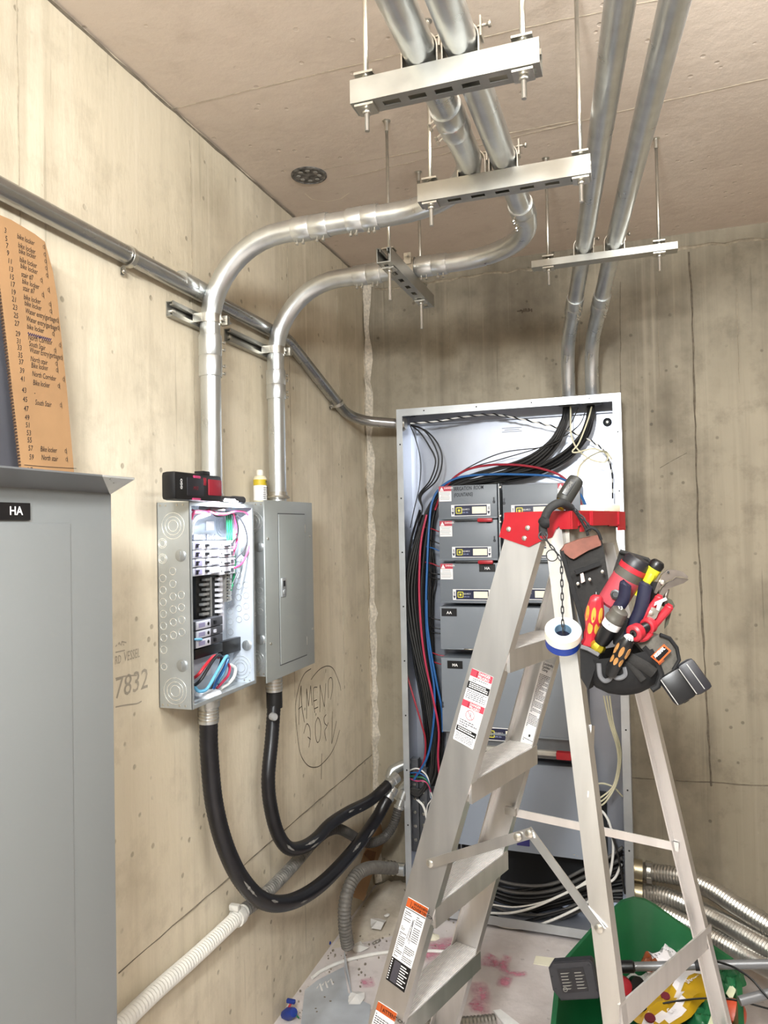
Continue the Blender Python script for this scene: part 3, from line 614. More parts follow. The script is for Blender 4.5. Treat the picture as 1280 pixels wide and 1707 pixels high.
# ivory cables: from the cabinet top, looped in the right gutter
cable('ivory cable dropping from the cabinet top and looping at the upper right', [(951, 678, 3.01), (951, 700, 3.0), (952, 725, 2.995), (962, 748, 2.99), (985, 766, 2.985), (1008, 770, 2.985), (1012, 758, 2.985), (990, 748, 2.98), (962, 754, 2.98), (954, 752, 2.98), (965, 738, 2.98), (980, 700, 3.0), (986, 678, 3.02)], .0032, m_cyl)
cable('ivory cable running from the upper right loop to the cord connector', [(1020, 766, 2.98), (1008, 752, 2.96), (985, 760, 2.7), (968, 775, 2.3), (963, 792, 1.9), (962, 800, 1.72)], .0030, m_cyl)
for i in range(3):
    cable(('leftmost', 'middle', 'rightmost')[i]+' of three ivory cables looping down in the right gutter', [(1006+5*i, 1160, 3.02), (1016+3*i, 1205, 3.01), (1028+3*i, 1245, 3.0), (1030+2*i, 1275, 3.0), (1022+2*i, 1310, 3.0), (1006, 1326+7*i, 3.0), (990, 1334+3*i, 3.01), (985, 1320-3*i, 3.02), (1000, 1306, 3.03), (1022, 1312, 3.03), (1038, 1328, 3.03)], .0032, m_cyl, 'ivory cables in the right gutter')
cable('white cable curling through the right gutter to the floor loops', [(990, 1346, 3.0), (1006, 1355, 3.0), (1018, 1380, 2.99), (1022, 1420, 2.98), (1012, 1470, 2.97), (985, 1500, 2.96), (940, 1525, 2.955), (890, 1544, 2.95), (850, 1546, 2.95), (822, 1538, 2.955), (800, 1520, 2.96)], .0050, m_cwht)
cable('upper white cable in the heap at the cabinet bottom', [(1036, 1440, 2.99), (1020, 1468, 2.98), (985, 1470, 2.97), (940, 1490, 2.96), (890, 1512, 2.96), (850, 1522, 2.96), (815, 1522, 2.965)], .0050, m_cwht)
cable('thin white cable in the heap at the cabinet bottom', [(1000, 1450, 2.99), (960, 1480, 2.965), (910, 1502, 2.96), (860, 1512, 2.96), (820, 1508, 2.965)], .0032, m_cwht)
cable('black and white marked cable at the right of the heap', [(1012, 1375, 2.97), (1026, 1410, 2.97), (1034, 1445, 2.97), (1042, 1490, 2.97)], .0042, m_rub2)
gF = 'black cables heaped at the cabinet bottom'
for i in range(16):
    t_ = i/15; j = random.uniform(-4, 4); yy = 2.985+.10*((i*7) % 16)/15
    cable('thick black cable in the heap at the cabinet bottom', [(770-8*t_, 1430+60*t_, yy), (810, 1462+58*t_+j, yy), (860, 1478+60*t_+j, yy), (920, 1470+62*t_-j, yy), (975, 1448+66*t_, yy), (1015, 1428+74*t_, yy), (1038, 1412+90*t_, yy)], .0075 if i % 2 else .006, m_rub if i % 3 else M('grey_cable_jacket', '6a6866', .45), gF)
for i in range(7):
    cable('black tail hanging below the lower cover', [(758+7*i, 1398, 3.03), (760+6*i, 1420, 3.03), (764+5*i, 1445, 3.04), (772+6*i, 1470, 3.05)], .006, m_rub, 'black tails below the lower cover')
# ---------------------------------------------------------------- breaker boxes on the left wall
m_box = M('breaker_box_zinc', 'b4b9ba', .36, .62, .08, 12); m_boxin = M('breaker_box_inside', 'bcc4ce', .42, .25, .05, 14)
m_cov = M('grey_panel_paint', 'a6aaa6', .42, 0, .03, 8); m_pgrey = M('pale_grey_plastic', 'b4b4bc', .45, 0, .06); m_dgrey = M('dark_grey_plastic', '47474c', .45, 0, .1)
m_alu = M('bus_aluminium', 'b9b8b4', .35, .85)
XB = XL+.098
def ring_rel(mb, c, ax, r, hgt=.0012, wd=.0016): mb.lathe2(V(c)-V(ax)*.0005, ax, [(0, r-wd), (0, r), (hgt, r), (hgt, r-wd)], 22)
def sheet_box(t, y0, y1, z0, z1, xf, mat, inside):
    x0 = XL+.001; th = .0018
    part('back_panel', inside, (x0, y0, z0), (x0+th, y1, z1), t)
    sides = [part('side_panel', [mat], (x0, y0, z0), (xf, y0+th, z1), t), part('side_panel', [mat], (x0, y1-th, z0), (xf, y1, z1), t)]
    part('top_panel', mat, (x0, y0+th, z1-th), (xf, y1-th, z1), t); part('bottom_panel', mat, (x0, y0+th, z0), (xf, y1-th, z0+th), t)
    for a, b in (((xf-.0018, y0, z0), (xf, y0+.009, z1)), ((xf-.0018, y1-.009, z0), (xf, y1, z1)), ((xf-.0018, y0+.009, z0), (xf, y1-.009, z0+.010)), ((xf-.0018, y0+.009, z1-.010), (xf, y1-.009, z1))): part('front_flange', mat, a, b, t)
    return sides
def knockouts(parent, y, xf, z0, z1, n=(0, -1, 0)):
    x0 = XL; D = xf-x0; H = z1-z0
    def ko(fx, fz, rs, nm='knockout'):
        c = V((x0+D*fx, y, z0+H*fz)); mb = MB()
        for r in rs: ring_rel(mb, c, n, r)
        mb.build(nm, M('knockout_edge', 'eef0f0', .25, .8), parent)
    ko(.50, .885, (.034, .024, .015)); ko(.50, .085, (.034, .024, .015))
    for i in range(2): ko(.17, .80-.075*i, (.013, .009))
    for i in range(7): ko(.17, .63-.058*i, (.010,))
    for i in range(6): ko(.47, .665-.062*i, (.010,))
    for i in range(4): ko(.72, .55-.060*i, (.010,))
    ko(.17, .20, (.009,))
    for fz in (.74, .21):
        c = V((x0+D*.72, y, z0+H*fz)); nn = V(n)
        MB().lathe(c, nn, [(0, .0155), (.002, .0155), (.004, .012), (.004, 0)], 20).box(c+nn*.0045, (.004, .002, .022)).build('slotted_plug', M('plug_zinc', 'aeb2b4', .35, .8), parent)
    for fz in (.985, .015):
        for fx in (.12, .28, .62, .80): MB().lathe((x0+D*fx, y, z0+H*fz), n, [(0, .003), (.0012, .0025), (.0014, 0)], 8).build('rivet', zinc, parent)
Y0, Y1, Z0, Z1 = 1.592, 1.918, 1.158, 1.678
box = thing('breaker_box', 'open galvanized breaker box on left wall, breakers and coloured wires exposed', 'breaker box', (XL, (Y0+Y1)/2, Z0))
sides = sheet_box(box, Y0, Y1, Z0, Z1, XB, m_box, m_boxin)
knockouts(sides[0], Y0, XB, Z0, Z1); 
for sm_ in (sides[1],): sm_.data.materials[0] = m_boxin
knockouts(sides[1], Y1-.0018, XB, Z0, Z1)
def I(px, py, x=XL+.055): return at(px, py, 'x', x)
def ib(mb, px0, py0, px1, py1, xf, dep):      # block whose front face covers a pixel rectangle on plane x = xf
    a = I(px0, py0, xf); b = I(px1, py0, xf); c = I(px0, py1, xf)
    y0, y1 = a.y, b.y; z1 = (a.z+b.z)/2; z0 = I((px0+px1)/2, py1, xf).z
    mb.span((xf-dep, y0, z0), (xf, y1, z1), .0008); return y0, y1, z0, z1
XBR = XL+.062
rowsL = ((902.5, 915.5), (916.5, 929.8), (931, 944), (945.5, 958.5))
for i, (p0, p1) in enumerate(rowsL):
    mb = MB(); y0, y1, z0, z1 = ib(mb, 322, p0, 364.5, p1, XBR, .045)
    b_ = mb.build('breaker', m_pgrey, box)
    zc = (z0+z1)/2; W = y1-y0; H = z1-z0
    MB().box((XBR+.0004, y0+W*.20, zc), (.0012, W*.26, H*.66)).build('breaker_label', M('lilac_label', '9a94b4', .5), b_)
    MB().box((XBR+.002, y0+W*.12, zc), (.005, W*.05, H*.5)).box((XBR+.002, y0+W*.16, zc+H*.15), (.004, W*.08, H*.14)).build('terminal', m_black, b_)
    MB().box((XBR+.002, y0+W*.50, zc), (.008, W*.11, H*.34), None, .001).build('toggle', m_black, b_)
    MB().box((XBR+.003, y0+W*.83, zc+.001), (.007, W*.28, H*.78), None, .001).build('end_cap', M('white_plastic', 'c4c4ca', .45), b_)
    mb = MB(); y0, y1, z0, z1 = ib(mb, 366, p0-1, 391.5, p1-1.5, XBR, .045)
    b2 = mb.build('breaker', M('white_plastic', 'c4c4ca', .45), box); W = y1-y0; zc = (z0+z1)/2; H = z1-z0
    MB().lathe((XBR, y0+W*.12, zc), (1, 0, 0), [(0, .0022), (.001, .0022)], 8).build('screw', m_dgrey, b2)
    MB().box((XBR+.003, y0+W*.42, zc-H*.2), (.008, W*.26, H*.20)).build('toggle', m_black, b2)
    MB().box((XBR+.001, y0+W*.80, zc), (.002, W*.16, H*.5)).build('breaker_label', m_dgrey, b2)
mb = MB(); ib(mb, 322, 900, 392, 960, XL+.02, .012); mb.build('mounting_tray', m_dgrey, box)
# empty bus section
mb = MB(); y0, y1, z0, z1 = ib(mb, 326, 959, 367, 1031, XL+.035, .02); bus = mb.build('bus_base', M('bus_black', '121214', .5), box)
for i in range(8):
    py = 966+i*8.2; c = I(340 if i % 2 else 343, py, XL+.045)
    MB().box(c, (.014, .028 if i % 2 else .020, .0065)).build('bus_stab', m_alu, bus)
mb = MB(); a, b = I(351, 962, XL+.046), I(352, 1028, XL+.046); mb.span((XL+.034, a.y-.004, b.z), (XL+.047, a.y+.004, a.z)); mb.build('bus_bar', m_alu, bus)
for i in range(7):
    c = I(363, 965+i*9, XL+.04); MB().box(c, (.02, .016, .008)).build('bus_clip', M('white_plastic', 'c4c4ca', .45), bus)
mb = MB(); a, b = I(366, 955, XL+.04), I(374, 1050, XL+.04); mb.span((XL+.01, a.y, b.z), (XL+.04, b.y, a.z)); mb.build('tray_edge', m_pgrey, box)
mb = MB(); ib(mb, 376, 956, 384.5, 1003, XL+.05, .02); nb = mb.build('neutral_bar', m_alu, box)
for i in range(9): MB().lathe(I(378.5, 959+i*5, XL+.05), (1, 0, 0), [(0, .003), (.002, .003), (.0025, 0)], 8).build('screw', m_dgrey, nb); 
for i in range(5): MB().box(I(383, 961+i*9, XL+.053), (.008, .008, .012)).build('lug', m_alu, nb)
# three-pole main breaker and its bracket
for i, (p0, p1) in enumerate(((1031.5, 1046), (1047, 1060.5), (1061.5, 1075.5))):
    mb = MB(); y0, y1, z0, z1 = ib(mb, 325, p0, 371, p1, XBR, .05)
    b_ = mb.build('main_breaker_pole', m_dgrey, box); W = y1-y0; H = z1-z0; zc = (z0+z1)/2
    MB().box((XBR+.001, y0+W*.27, zc), (.004, W*.50, H*.92), None, .0008).build('cap', m_pgrey, b_)
    MB().lathe((XBR+.003, y0+W*.43, zc), (1, 0, 0), [(0, .0048), (.0008, .0048)], 10).build('terminal_hole', m_black, b_)
    MB().box((XBR+.0032, y0+W*.20, zc), (.0006, W*.22, H*.5)).build('breaker_label', M('lilac_label', '9a94b4', .5), b_)
    MB().box((XBR+.002, y0+W*.68, zc), (.006, W*.06, H*.4)).build('toggle', m_black if i != 1 else m_pgrey, b_)
mb = MB(); ib(mb, 325, 1077, 371, 1093, XL+.05, .035); mb.build('bracket', m_black, box)
a, b = I(368, 1070, XL+.045), I(404, 1082, XL+.045); MB().span((XL+.035, a.y, b.z), (XL+.05, b.y, a.z), .001).build('bracket_arm', m_black, box)
mb = MB(); ib(mb, 320, 1092, 352, 1130, XL+.018, .012); mb.build('tray_foot', m_pgrey, box)
for px0, px1 in ((323, 343), (345, 359)): mb = MB(); ib(mb, px0, 890, px1, 900, XL+.012, .006); mb.build('printed_label', M('speckled_label', '84868e', .6, 0, .7, 160), box)
mb = MB(); ib(mb, 344, 869, 357, 884, XL+.006, .002); mb.build('printed_label', m_white, box)
mb = MB(); c = I(370, 876, XL+.004); 
for r in (.032, .024, .015): ring_rel(mb, c, (1, 0, 0), r)
mb.build('knockout', m_boxin, box)
MB().lathe((xv, ya, Z1-.0018), (0, 0, -1), [(0, .036), (.010, .038), (.018, .034), (.018, 0)], 16).build('conduit_bushing', M('bushing_grey', '6a6a68', .5, .2), box)
yl1 = I(347, 1165, -1.105).y
MB().lathe((-1.105, yl1, Z0+.0018), (0, 0, 1), [(0, .034), (.006, .036), (.012, .032), (.014, .020), (.014, 0)], 18).build('conduit_bushing', M('white_bushing', 'd8dade', .5), box)
# wires in the open box
def wire(label, pts, r, mat, group=None):
    return MB().tube(spline([I(p[0], p[1], XL+p[2]) for p in pts], 7), r, 8).build('wire', mat, None, label, 'wire', group)
gW = 'wires in the open breaker box'
wire('pink wire looping round the right of the open breaker box', [(352, 850, .05), (362, 856, .075), (378, 856, .08), (395, 852, .08), (410, 855, .08), (417, 866, .082), (419, 885, .084), (417, 905, .084), (411, 925, .08), (402, 940, .075), (391, 947, .07)], .0030, m_pink)
wire('second pink wire bundled along the open box top', [(320, 850, .06), (332, 854, .07), (345, 851, .07), (360, 857, .075), (375, 858, .07), (388, 855, .065), (392, 868, .06), (394, 882, .06), (393, 890, .06)], .0028, m_pink)
for i in range(3): wire('short pink wire curling down left of the open box top', [(352, 848+i, .06), (340, 852+2*i, .072), (330, 851+2*i, .075), (323, 853+2*i, .075), (319, 862+2*i, .07)], .0026, m_pink, 'short pink wires')
for i in range(3): wire('white wire curling down the left of the open box', [(350, 854+2*i, .055), (338, 858+2*i, .07), (328, 862+2*i, .072), (322, 870+3*i, .07), (320, 885+3*i, .06)], .0024, m_cwht, 'white wires in the open box')
wire('pink wire dropping behind the right breakers', [(391, 862, .05), (393, 885, .055), (395, 895, .06), (393, 908, .062), (390, 917, .065)], .0028, m_pink)
wire('lower pink wire running behind the breakers of the open box', [(396, 898, .055), (393, 912, .06), (388, 925, .062)], .0026, m_pink)
for i in range(3): wire('green wire dropping from the open box top to its neutral bar', [(377+3.4*i, 852, .05), (378+3.4*i, 868, .05), (379+3.5*i, 885, .048), (379+3.5*i, 900, .046), (382+3*i, 915, .03)], .0026, m_cgrn, 'green wires at the top of the open box')
for i in range(2): wire('green wire at the right edge of the neutral bar', [(389+i, 915, .04), (391+i, 935, .045), (390+i, 955, .05), (387+i, 975, .055), (385, 985-6*i, .055)], .0024, m_cgrn, 'green wires by the neutral bar')
wire('grey wire bowing right inside the open box', [(388, 856, .06), (396, 860, .07), (405, 872, .075), (411, 890, .078), (411, 905, .078), (404, 920, .072), (391, 933, .065)], .0022, m_dgrey)
wire('black wire dropping beside the green wires', [(386, 856, .058), (393, 864, .064), (397, 880, .068), (395, 895, .066), (388, 904, .062)], .0022, m_rub)
wire('thin grey wire down to the neutral bar', [(402, 932, .06), (399, 948, .06), (393, 962, .058), (387, 975, .055)], .0020, m_dgrey)
wire('black wire bundled under the open box top', [(352, 852, .05), (360, 860, .064), (372, 860, .06), (384, 856, .055), (392, 860, .05)], .0026, m_rub)
wire('short cyan wire at the left of the main breaker', [(324, 1066, .062), (330, 1066, .068), (336, 1066, .066)], .003, M('cyan_cable_jacket', '6cb6dd', .45))
wire('thick red wire in the bottom left of the open box', [(322, 1131, .05), (331, 1124, .07), (341, 1111, .075), (350, 1100, .07), (358, 1093, .06), (364, 1096, .05)], .0042, m_red)
wire('thick black wire arching in the bottom of the open box', [(324, 1143, .055), (334, 1134, .075), (345, 1117, .08), (355, 1101, .078), (364, 1092, .07), (369, 1096, .06), (367, 1108, .055), (357, 1130, .05), (350, 1149, .05)], .0045, m_rub)
wire('thick light blue wire looping in the bottom of the open box', [(324, 1144, .055), (331, 1152, .07), (343, 1150, .08), (352, 1138, .082), (362, 1120, .08), (371, 1104, .075), (378, 1094, .065), (380, 1100, .055), (374, 1118, .05), (362, 1140, .05)], .0046, M('cyan_cable_jacket', '6cb6dd', .45))
wire('thick blue wire beside the light blue loop', [(380, 1100, .07), (372, 1117, .072), (363, 1132, .068), (356, 1148, .055)], .0042, m_cblu)
wire('thick pink-red wire at the right of the bottom loops', [(380, 1106, .055), (383, 1114, .06), (380, 1126, .062), (370, 1138, .058), (361, 1148, .052)], .0040, M('bright_red_jacket', 'cf3a5c', .4))
wire('thick white wire arching at the bottom right of the open box', [(384, 1108, .05), (392, 1114, .055), (390, 1128, .055), (380, 1140, .05), (368, 1148, .05)], .0044, m_cwht)
# closed panel
Y0b, Y1b, Z0b, Z1b = 2.000, 2.318, 1.160, 1.690
box2 = thing('closed_panel', 'closed grey breaker panel with latched door beside the open box', 'breaker box', (XL, (Y0b+Y1b)/2, Z0b))
s2 = sheet_box(box2, Y0b, Y1b, Z0b, Z1b, XB, m_box, m_boxin); knockouts(s2[0], Y0b, XB, Z0b, Z1b)
xc = XB+.004
a, b, c, d = at(438, 832.6, 'x', xc), at(520.6, 838.8, 'x', xc), at(524, 1104.6, 'x', xc), at(447, 1139.7, 'x', xc)
yc0, yc1, zc0, zc1 = (a.y+d.y)/2, (b.y+c.y)/2, (c.z+d.z)/2, (a.z+b.z)/2
cv = part('cover', m_cov, (XB, yc0, zc0), (xc, yc1, zc1), box2, .0015)
q = [at(x, y, 'x', xc) for x, y in ((463, 856), (507, 859), (511, 1091), (468, 1108))]
dy0, dy1, dz0, dz1 = (q[0].y+q[3].y)/2, (q[1].y+q[2].y)/2, (q[2].z+q[3].z)/2, (q[0].z+q[1].z)/2
dr = part('door', m_cov, (xc-.001, dy0, dz0), (xc+.0022, dy1, dz1), box2, .001)
mb = MB()
for a_, b_ in (((dy0-.003, dz0-.003), (dy1+.003, dz0)), ((dy0-.003, dz1), (dy1+.003, dz1+.003)), ((dy0-.003, dz0), (dy0, dz1)), ((dy1, dz0), (dy1+.003, dz1))): mb.span((xc-.0005, a_[0], a_[1]), (xc+.0005, b_[0], b_[1]))
mb.build('door_gap', m_dgrey, cv)
p = at(470.5, 979, 'x', xc); lt = MB().box((xc+.004, p.y, p.z), (.006, .028, .058), None, .002).build('latch', M('latch_chrome', 'b9bcbd', .3, .7), dr)
MB().box((xc+.0075, p.y, p.z+.012), (.002, .013, .018)).build('latch_slot', m_black, lt) if 0 else MB().box((xc+.0062, p.y, p.z+.012), (.004, .013, .018)).build('latch_slot', m_black, dr)
MB().lathe((xc+.0065, p.y, p.z-.014), (1, 0, 0), [(0, .008), (.0015, .008), (.003, .006), (.003, 0)], 14).build('lock_cylinder', M('latch_chrome', 'b9bcbd', .3, .7), dr)
for px, py in ((446, 898), (516, 894), (451, 1073), (521, 1048)):
    p = at(px, py, 'x', xc); MB().lathe(p, (1, 0, 0), [(0, .0045), (.002, .0045), (.003, .003), (.003, 0)], 10).build('cover_screw', zinc, cv)
for zq in (.9, .1): MB().cyl((xc+.001, dy1+.001, dz0+(dz1-dz0)*zq-.014), (xc+.001, dy1+.001, dz0+(dz1-dz0)*zq+.014), .0022, 6).build('hinge_pin', zinc, dr)
# case, flashlight and bottle standing on the two boxes
cx0 = XB-.012
T = MB; a, b = at(291, 834, 'x', cx0+.04), at(370, 834, 'x', cx0+.04)
cy0, cy1, cz0, cz1 = a.y, b.y, Z1, at(320, 788, 'x', cx0+.04).z
case = thing('tool_case', 'black and red hard-shell tool case standing on the open breaker box', 'tool case', (cx0+.018, (cy0+cy1)/2, cz0))
CW, CH = cy1-cy0, cz1-cz0; cc = V((cx0+.022, (cy0+cy1)/2, (cz0+cz1)/2))
MB().box(cc, (.040, CW, CH), None, .010).build('shell', m_black, case)
m_cred2 = M('case_red', 'a32436', .45, 0, .08)
MB().box((cx0+.041, cy0+CW*.82, cz0+CH*.53), (.008, CW*.29, CH*.60), None, .003).build('red_panel', m_cred2, case)
MB().box((cx0+.040, cy0+CW*.40, cz0+CH*.50), (.008, CW*.34, CH*.66), None, .003).build('front_panel', M('charcoal_plastic', '232228', .45, 0, .1), case)
MB().box((cx0+.0412, cy0+CW*.43, cz0+CH*.86), (.007, CW*.14, CH*.10), None, .002).build('latch', m_pink, case)
MB().box((cx0+.0412, cy0+CW*.42, cz0+CH*.07), (.007, CW*.16, CH*.07), None, .002).build('latch', m_pink, case)
MB().box((cx0+.0405, cy0+CW*.60, cz0+CH*.72), (.006, CW*.06, CH*.28), None, .001).box((cx0+.0440, cy0+CW*.60, cz0+CH*.72), (.002, CW*.03, CH*.14)).build('buckle', m_cred2, case)
o = MB().box((cx0+.0425, cy0+CW*.11, cz0+CH*.50), (.0015, CW*.055, CH*.24), None, .0005).build('badge', m_black, case)
text('GGO', (cx0+.0435, cy0+CW*.125, cz0+CH*.38), (0, 0, 1), (0, -1, 0), .011, m_white, case, bold=.02)
text('M12', (cx0+.0442, cy0+CW*.34, cz0+CH*.40), (0, 1, 0), (0, 0, 1), .012, m_cred2, case, sh=.2)
MB().box(cc+V((0, CW*.20, CH/2+.004)), (.026, CW*.16, .010), None, .002).build('top_catch', m_black, case)
fx = XB-.006
fa, fb = at(350, 829, 'x', fx), at(404, 838, 'x', fx); fa.z = Z1+.0115; fb.z = Z1+.0115
fla = thing('penlight', 'small dark penlight lit on the front edge of the open breaker box', 'flashlight', ((fa+fb)/2-V((0, 0, .0115))))
MB().lathe(fa, fb-fa, [(0, .008), (.02, .009), ((fb-fa).length*.62, .009), ((fb-fa).length*.7, .0112), ((fb-fa).length, .0112)], 14).build('barrel', m_dgrey, fla)
u = (fb-fa).normalized()
MB().box(fa.lerp(fb, .55)+V((.0082, 0, -.003)), (.004, .07, .008), None, .001).build('light_strip', M('lit_lens', 'ffffff', .4, 0, 0, emis=6), fla)
l = bpy.data.lights.new('penlight_lamp', 'AREA'); l.shape = 'RECTANGLE'; l.size = .14; l.size_y = .010; l.energy = .8; l.color = (.86, .93, 1)
lo_ = bpy.data.objects.new('penlight_lamp', l); col.objects.link(lo_); lo_.location = fa.lerp(fb, .45)+V((.020, 0, -.012))
dv_ = V((-.30, .02, -1)); zx = -dv_.normalized(); xx = V((0, 1, 0)); yy_ = zx.cross(xx).normalized(); xx = yy_.cross(zx); lo_.matrix_world = Matrix((xx, yy_, zx)).transposed().to_4x4(); lo_.matrix_world.translation = fa.lerp(fb, .45)+V((.020, 0, -.012))
bx_ = XL+.045; p0 = at(434, 838, 'x', bx_); by = p0.y; bz = Z1b; bH = at(434, 783, 'x', bx_).z-bz
if by-.012 < Y0b: by = Y0b+.016
bot = thing('glue_bottle', 'small cream squeeze bottle with a yellow label on the closed panel', 'bottle', (bx_, by, bz))
br = .0205
MB().lathe((bx_, by, bz), (0, 0, 1), [(0, br*.9), (.003, br), (bH*.72, br), (bH*.80, br*.8), (bH*.82, br*.48)], 18).build('body', M('cream_plastic', 'cfc6a8', .45), bot)
MB().lathe((bx_, by, bz+bH*.82), (0, 0, 1), [(0, br*.52), (bH*.14, br*.50), (bH*.17, br*.40), (bH*.18, 0)], 14).build('cap', M('bottle_cap', 'd8d2c6', .5), bot)
MB().lathe2((bx_, by, bz+bH*.52), (0, 0, 1), [(0, br), (0, br+.0006), (bH*.17, br+.0006), (bH*.17, br)], 18).build('yellow_band', M('label_yellow', 'e2c52c', .5), bot)
MB().lathe2((bx_, by, bz+bH*.06), (0, 0, 1), [(0, br), (0, br+.0004), (bH*.45, br+.0004), (bH*.45, br)], 18).build('paper_label', m_white, bot)
mb = MB()
for i in range(7): 
    for j in range(2 if i != 2 else 1): mb.box((bx_+br*.9, by+(-.008+.013*j), bz+bH*(.12+.055*i)), (.006, random.uniform(.006, .010), .0014))
mb.build('label_print', m_dgrey, bot)
text('77', (bx_+br+.0012, by-.008, bz+bH*.56), (0, 1, 0), (0, 0, 1), .013, m_black, bot, bold=.02)
# ---------------------------------------------------------------- big grey panel at the left edge
XH = -.955
p = at(183, 821, 'x', XH); p2 = at(198, 1700, 'x', XH); yh1 = (p.y+p2.y)/2; zh1 = p.z; yh0 = .10
big = thing('grey_panel', 'large plain grey wall panel filling the lower left edge', 'electrical panel', (XH-.1, .5, .35))
m_ha = M('big_panel_paint', '999c9b', .38, 0, .015, 4)
MB().span((XL+.001, yh0, .35), (XH-.010, yh1-.012, zh1-.004)).build('body', m_ha, big)
fc = MB().span((XH-.010, yh0, .345), (XH, yh1, zh1), .0015).build('front_cover', m_ha, big)
pd, pe = at(115, 873, 'x', XH), at(126, 1700, 'x', XH); yd = (pd.y+pe.y)/2
dh = MB().span((XH, yh0+.02, .40), (XH+.0018, yd, at(60, 872.6, 'x', XH).z), .0006).build('door', m_ha, big)
q0, q1 = at(0, 833, 'x', XH), at(48, 867, 'x', XH)
MB().span((XH+.0018, q0.y-.03, q1.z), (XH+.0034, q1.y, q0.z-.004), 0).build('name_tag', m_black, big)
qq = at(15, 858, 'x', XH+.0034); text('HA', (XH+.0036, qq.y, qq.z), (0, 1, 0), (0, 0, 1), .0195, m_white, big, bold=.015)
# drip lip bent up and outwards along the panel's head
xo = XH
for k in range(400):
    xo = XH+k*.0005
    if at(224, 799, 'x', xo).y <= yh1: break
po = at(224, 799, 'x', xo); zo = (po.z+at(0, 779, 'x', xo).z)/2
MB().prism([(XH-.002, yh0, zh1-.002), (xo, yh0, zo), (xo, yh0, zo+.003), (XH-.004, yh0, zh1+.002)], (0, yh1-yh0, 0)).build('drip_lip', M('lip_steel', '77797b', .35, .35, .05, 6), big)
pl0 = at(170, 795, 'x', xo)
MB().prism([(XH-.001, yh1-.002, zh1-.004), (xo+.001, yh1-.002, zo-.001), (xo+.001, pl0.y, zo-.0005)], (.0, .0, .0035)).build('lip_corner', M('lip_glint', 'd0d2d2', .3, .6), big)  # bent lip corner, its light catch painted in as paler steel
# dark box added behind the cardboard, standing in for its shade on the wall
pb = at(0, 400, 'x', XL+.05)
shade_bx = thing('shade_box', 'dark grey box added for the shade behind the cardboard at the left edge', 'shade stand-in', (XL+.03, .6, zh1))
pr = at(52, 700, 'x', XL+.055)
MB().span((XL+.001, .25, zh1-.002), (XL+.055, pr.y, pb.z-.02), .002).build('body', M('shade_box_grey', '63636a', .5, 0, .06, 6), shade_bx)
MB().span((XL+.055, .27, zh1+.02), (XL+.058, pr.y-.015, pb.z-.045), .001).build('cover', M('shade_box_grey', '63636a', .5), shade_bx)
# ---------------------------------------------------------------- cardboard list
nC = V((1, 0, .015)).normalized(); pC = V((XL+.080, .9, zh1+.01))
def cp(px, py): return on(px, py, pC, nC)
cbx = thing('cardboard_list', 'leaning strip of brown cardboard with a handwritten circuit list', 'cardboard', cp(83, 786))
m_card = M('cardboard', 'b98f63', .85, 0, .10, 9, bump=.15); m_cedge = M('cardboard_edge', '4a3424', .9, 0, .3, 200)
poly = [(38, 800), (125, 806), (112, 655), (96, 500), (88, 452), (75, 403), (58, 390), (40, 379), (18, 366), (-15, 352), (-4, 440), (12, 570)]
MB().prism([cp(*q) for q in poly], nC*-.006).build('sheet', m_card, cbx)
mb = MB(); e0, e1 = cp(38, 798), cp(-8, 410); k = 70
for i in range(k):
    a_ = e0.lerp(e1, i/k); b_ = e0.lerp(e1, (i+.6)/k); mb.prism([a_, b_, b_+V((-.001, -.002, 0)), a_+V((-.001, -.002, 0))], nC*-.005)
mb.build('corrugated_edge', m_cedge, cbx, kind='stuff')
ud = (cp(122, 770)-cp(40, 765)).normalized(); ud = (ud-nC*ud.dot(nC)).normalized(); vd = nC.cross(ud)
ent = [(3, 165, 'bike locker'), (5, 215, 'bike locker'), (7, 260, 'bike locker'), (9, 305, 'bike locker'), (11, 352, 'bike locker'), (13, 402, 'stair #7'), (15, 450, 'bike locker'), (17, 497, 'stair #7'), (19, 545, 'bike locker'), (21, 590, 'bike locker'), (23, 640, 'Water entry/garbage'), (25, 690, 'Water entry/garbage'), (27, 740, 'bike locker'), (29, 805, 'North Corridor'), (31, 850, 'South Stair'), (33, 890, 'Water Entry/garbage'), (35, 937, 'North stair'), (37, 980, 'Bike locker'), (39, 1033, 'North Corridor'), (41, 1085, 'Bike locker'), (43, 1155, '-'), (45, 1212, 'South Stair'), (47, 1270, ''), (49, 1325, ''), (51, 1372, ''), (53, 1420, ''), (55, 1465, ''), (57, 1515, 'Bike locker'), (59, 1570, 'North stair')]
mb = MB(); ms = MB()
for n_, zy, s_ in ent:
    px = (24+155*(zy-165)/1405)*.2692; py = 340+zy*.2692
    o_ = cp(px, py+3); sz = .0150
    tilt = random.uniform(-.03, .03); u_ = (ud+vd*tilt).normalized(); v_ = nC.cross(u_)
    text(str(n_), o_, u_, v_, sz*.95, None, mb, sh=.12, wide=.8)
    if s_:
        text(s_, o_+ud*.030+vd*random.uniform(-.003, .001), u_, v_, sz, None, mb, sh=.2, wide=.62)
        if n_ not in (43,):
            c_ = o_+ud*min(.112, .030+.0056*len(s_)+.005); ribbon(mb, [c_+ud*.0022+vd*.011, c_+ud*.0030+vd*-.002], nC, .0008)
            ribbon(mb, [c_+(ud*math.cos(t*.7)*.0022+vd*(math.sin(t*.7)*.0035+.004)) for t in range(10)], nC, .0008)
    if n_ == 29:
        b_ = o_+ud*.030+vd*.010
        ribbon(ms, [b_+ud*(t*.0016)+vd*(.004*math.sin(t*2.1)) for t in range(38)], nC, .0016)
ribbon(mb, [cp(x, y) for x, y in ((40, 775), (62, 777), (90, 779), (127, 781))], nC, .001)
text('4 7', cp(44, 786), ud, vd, .012, None, mb)
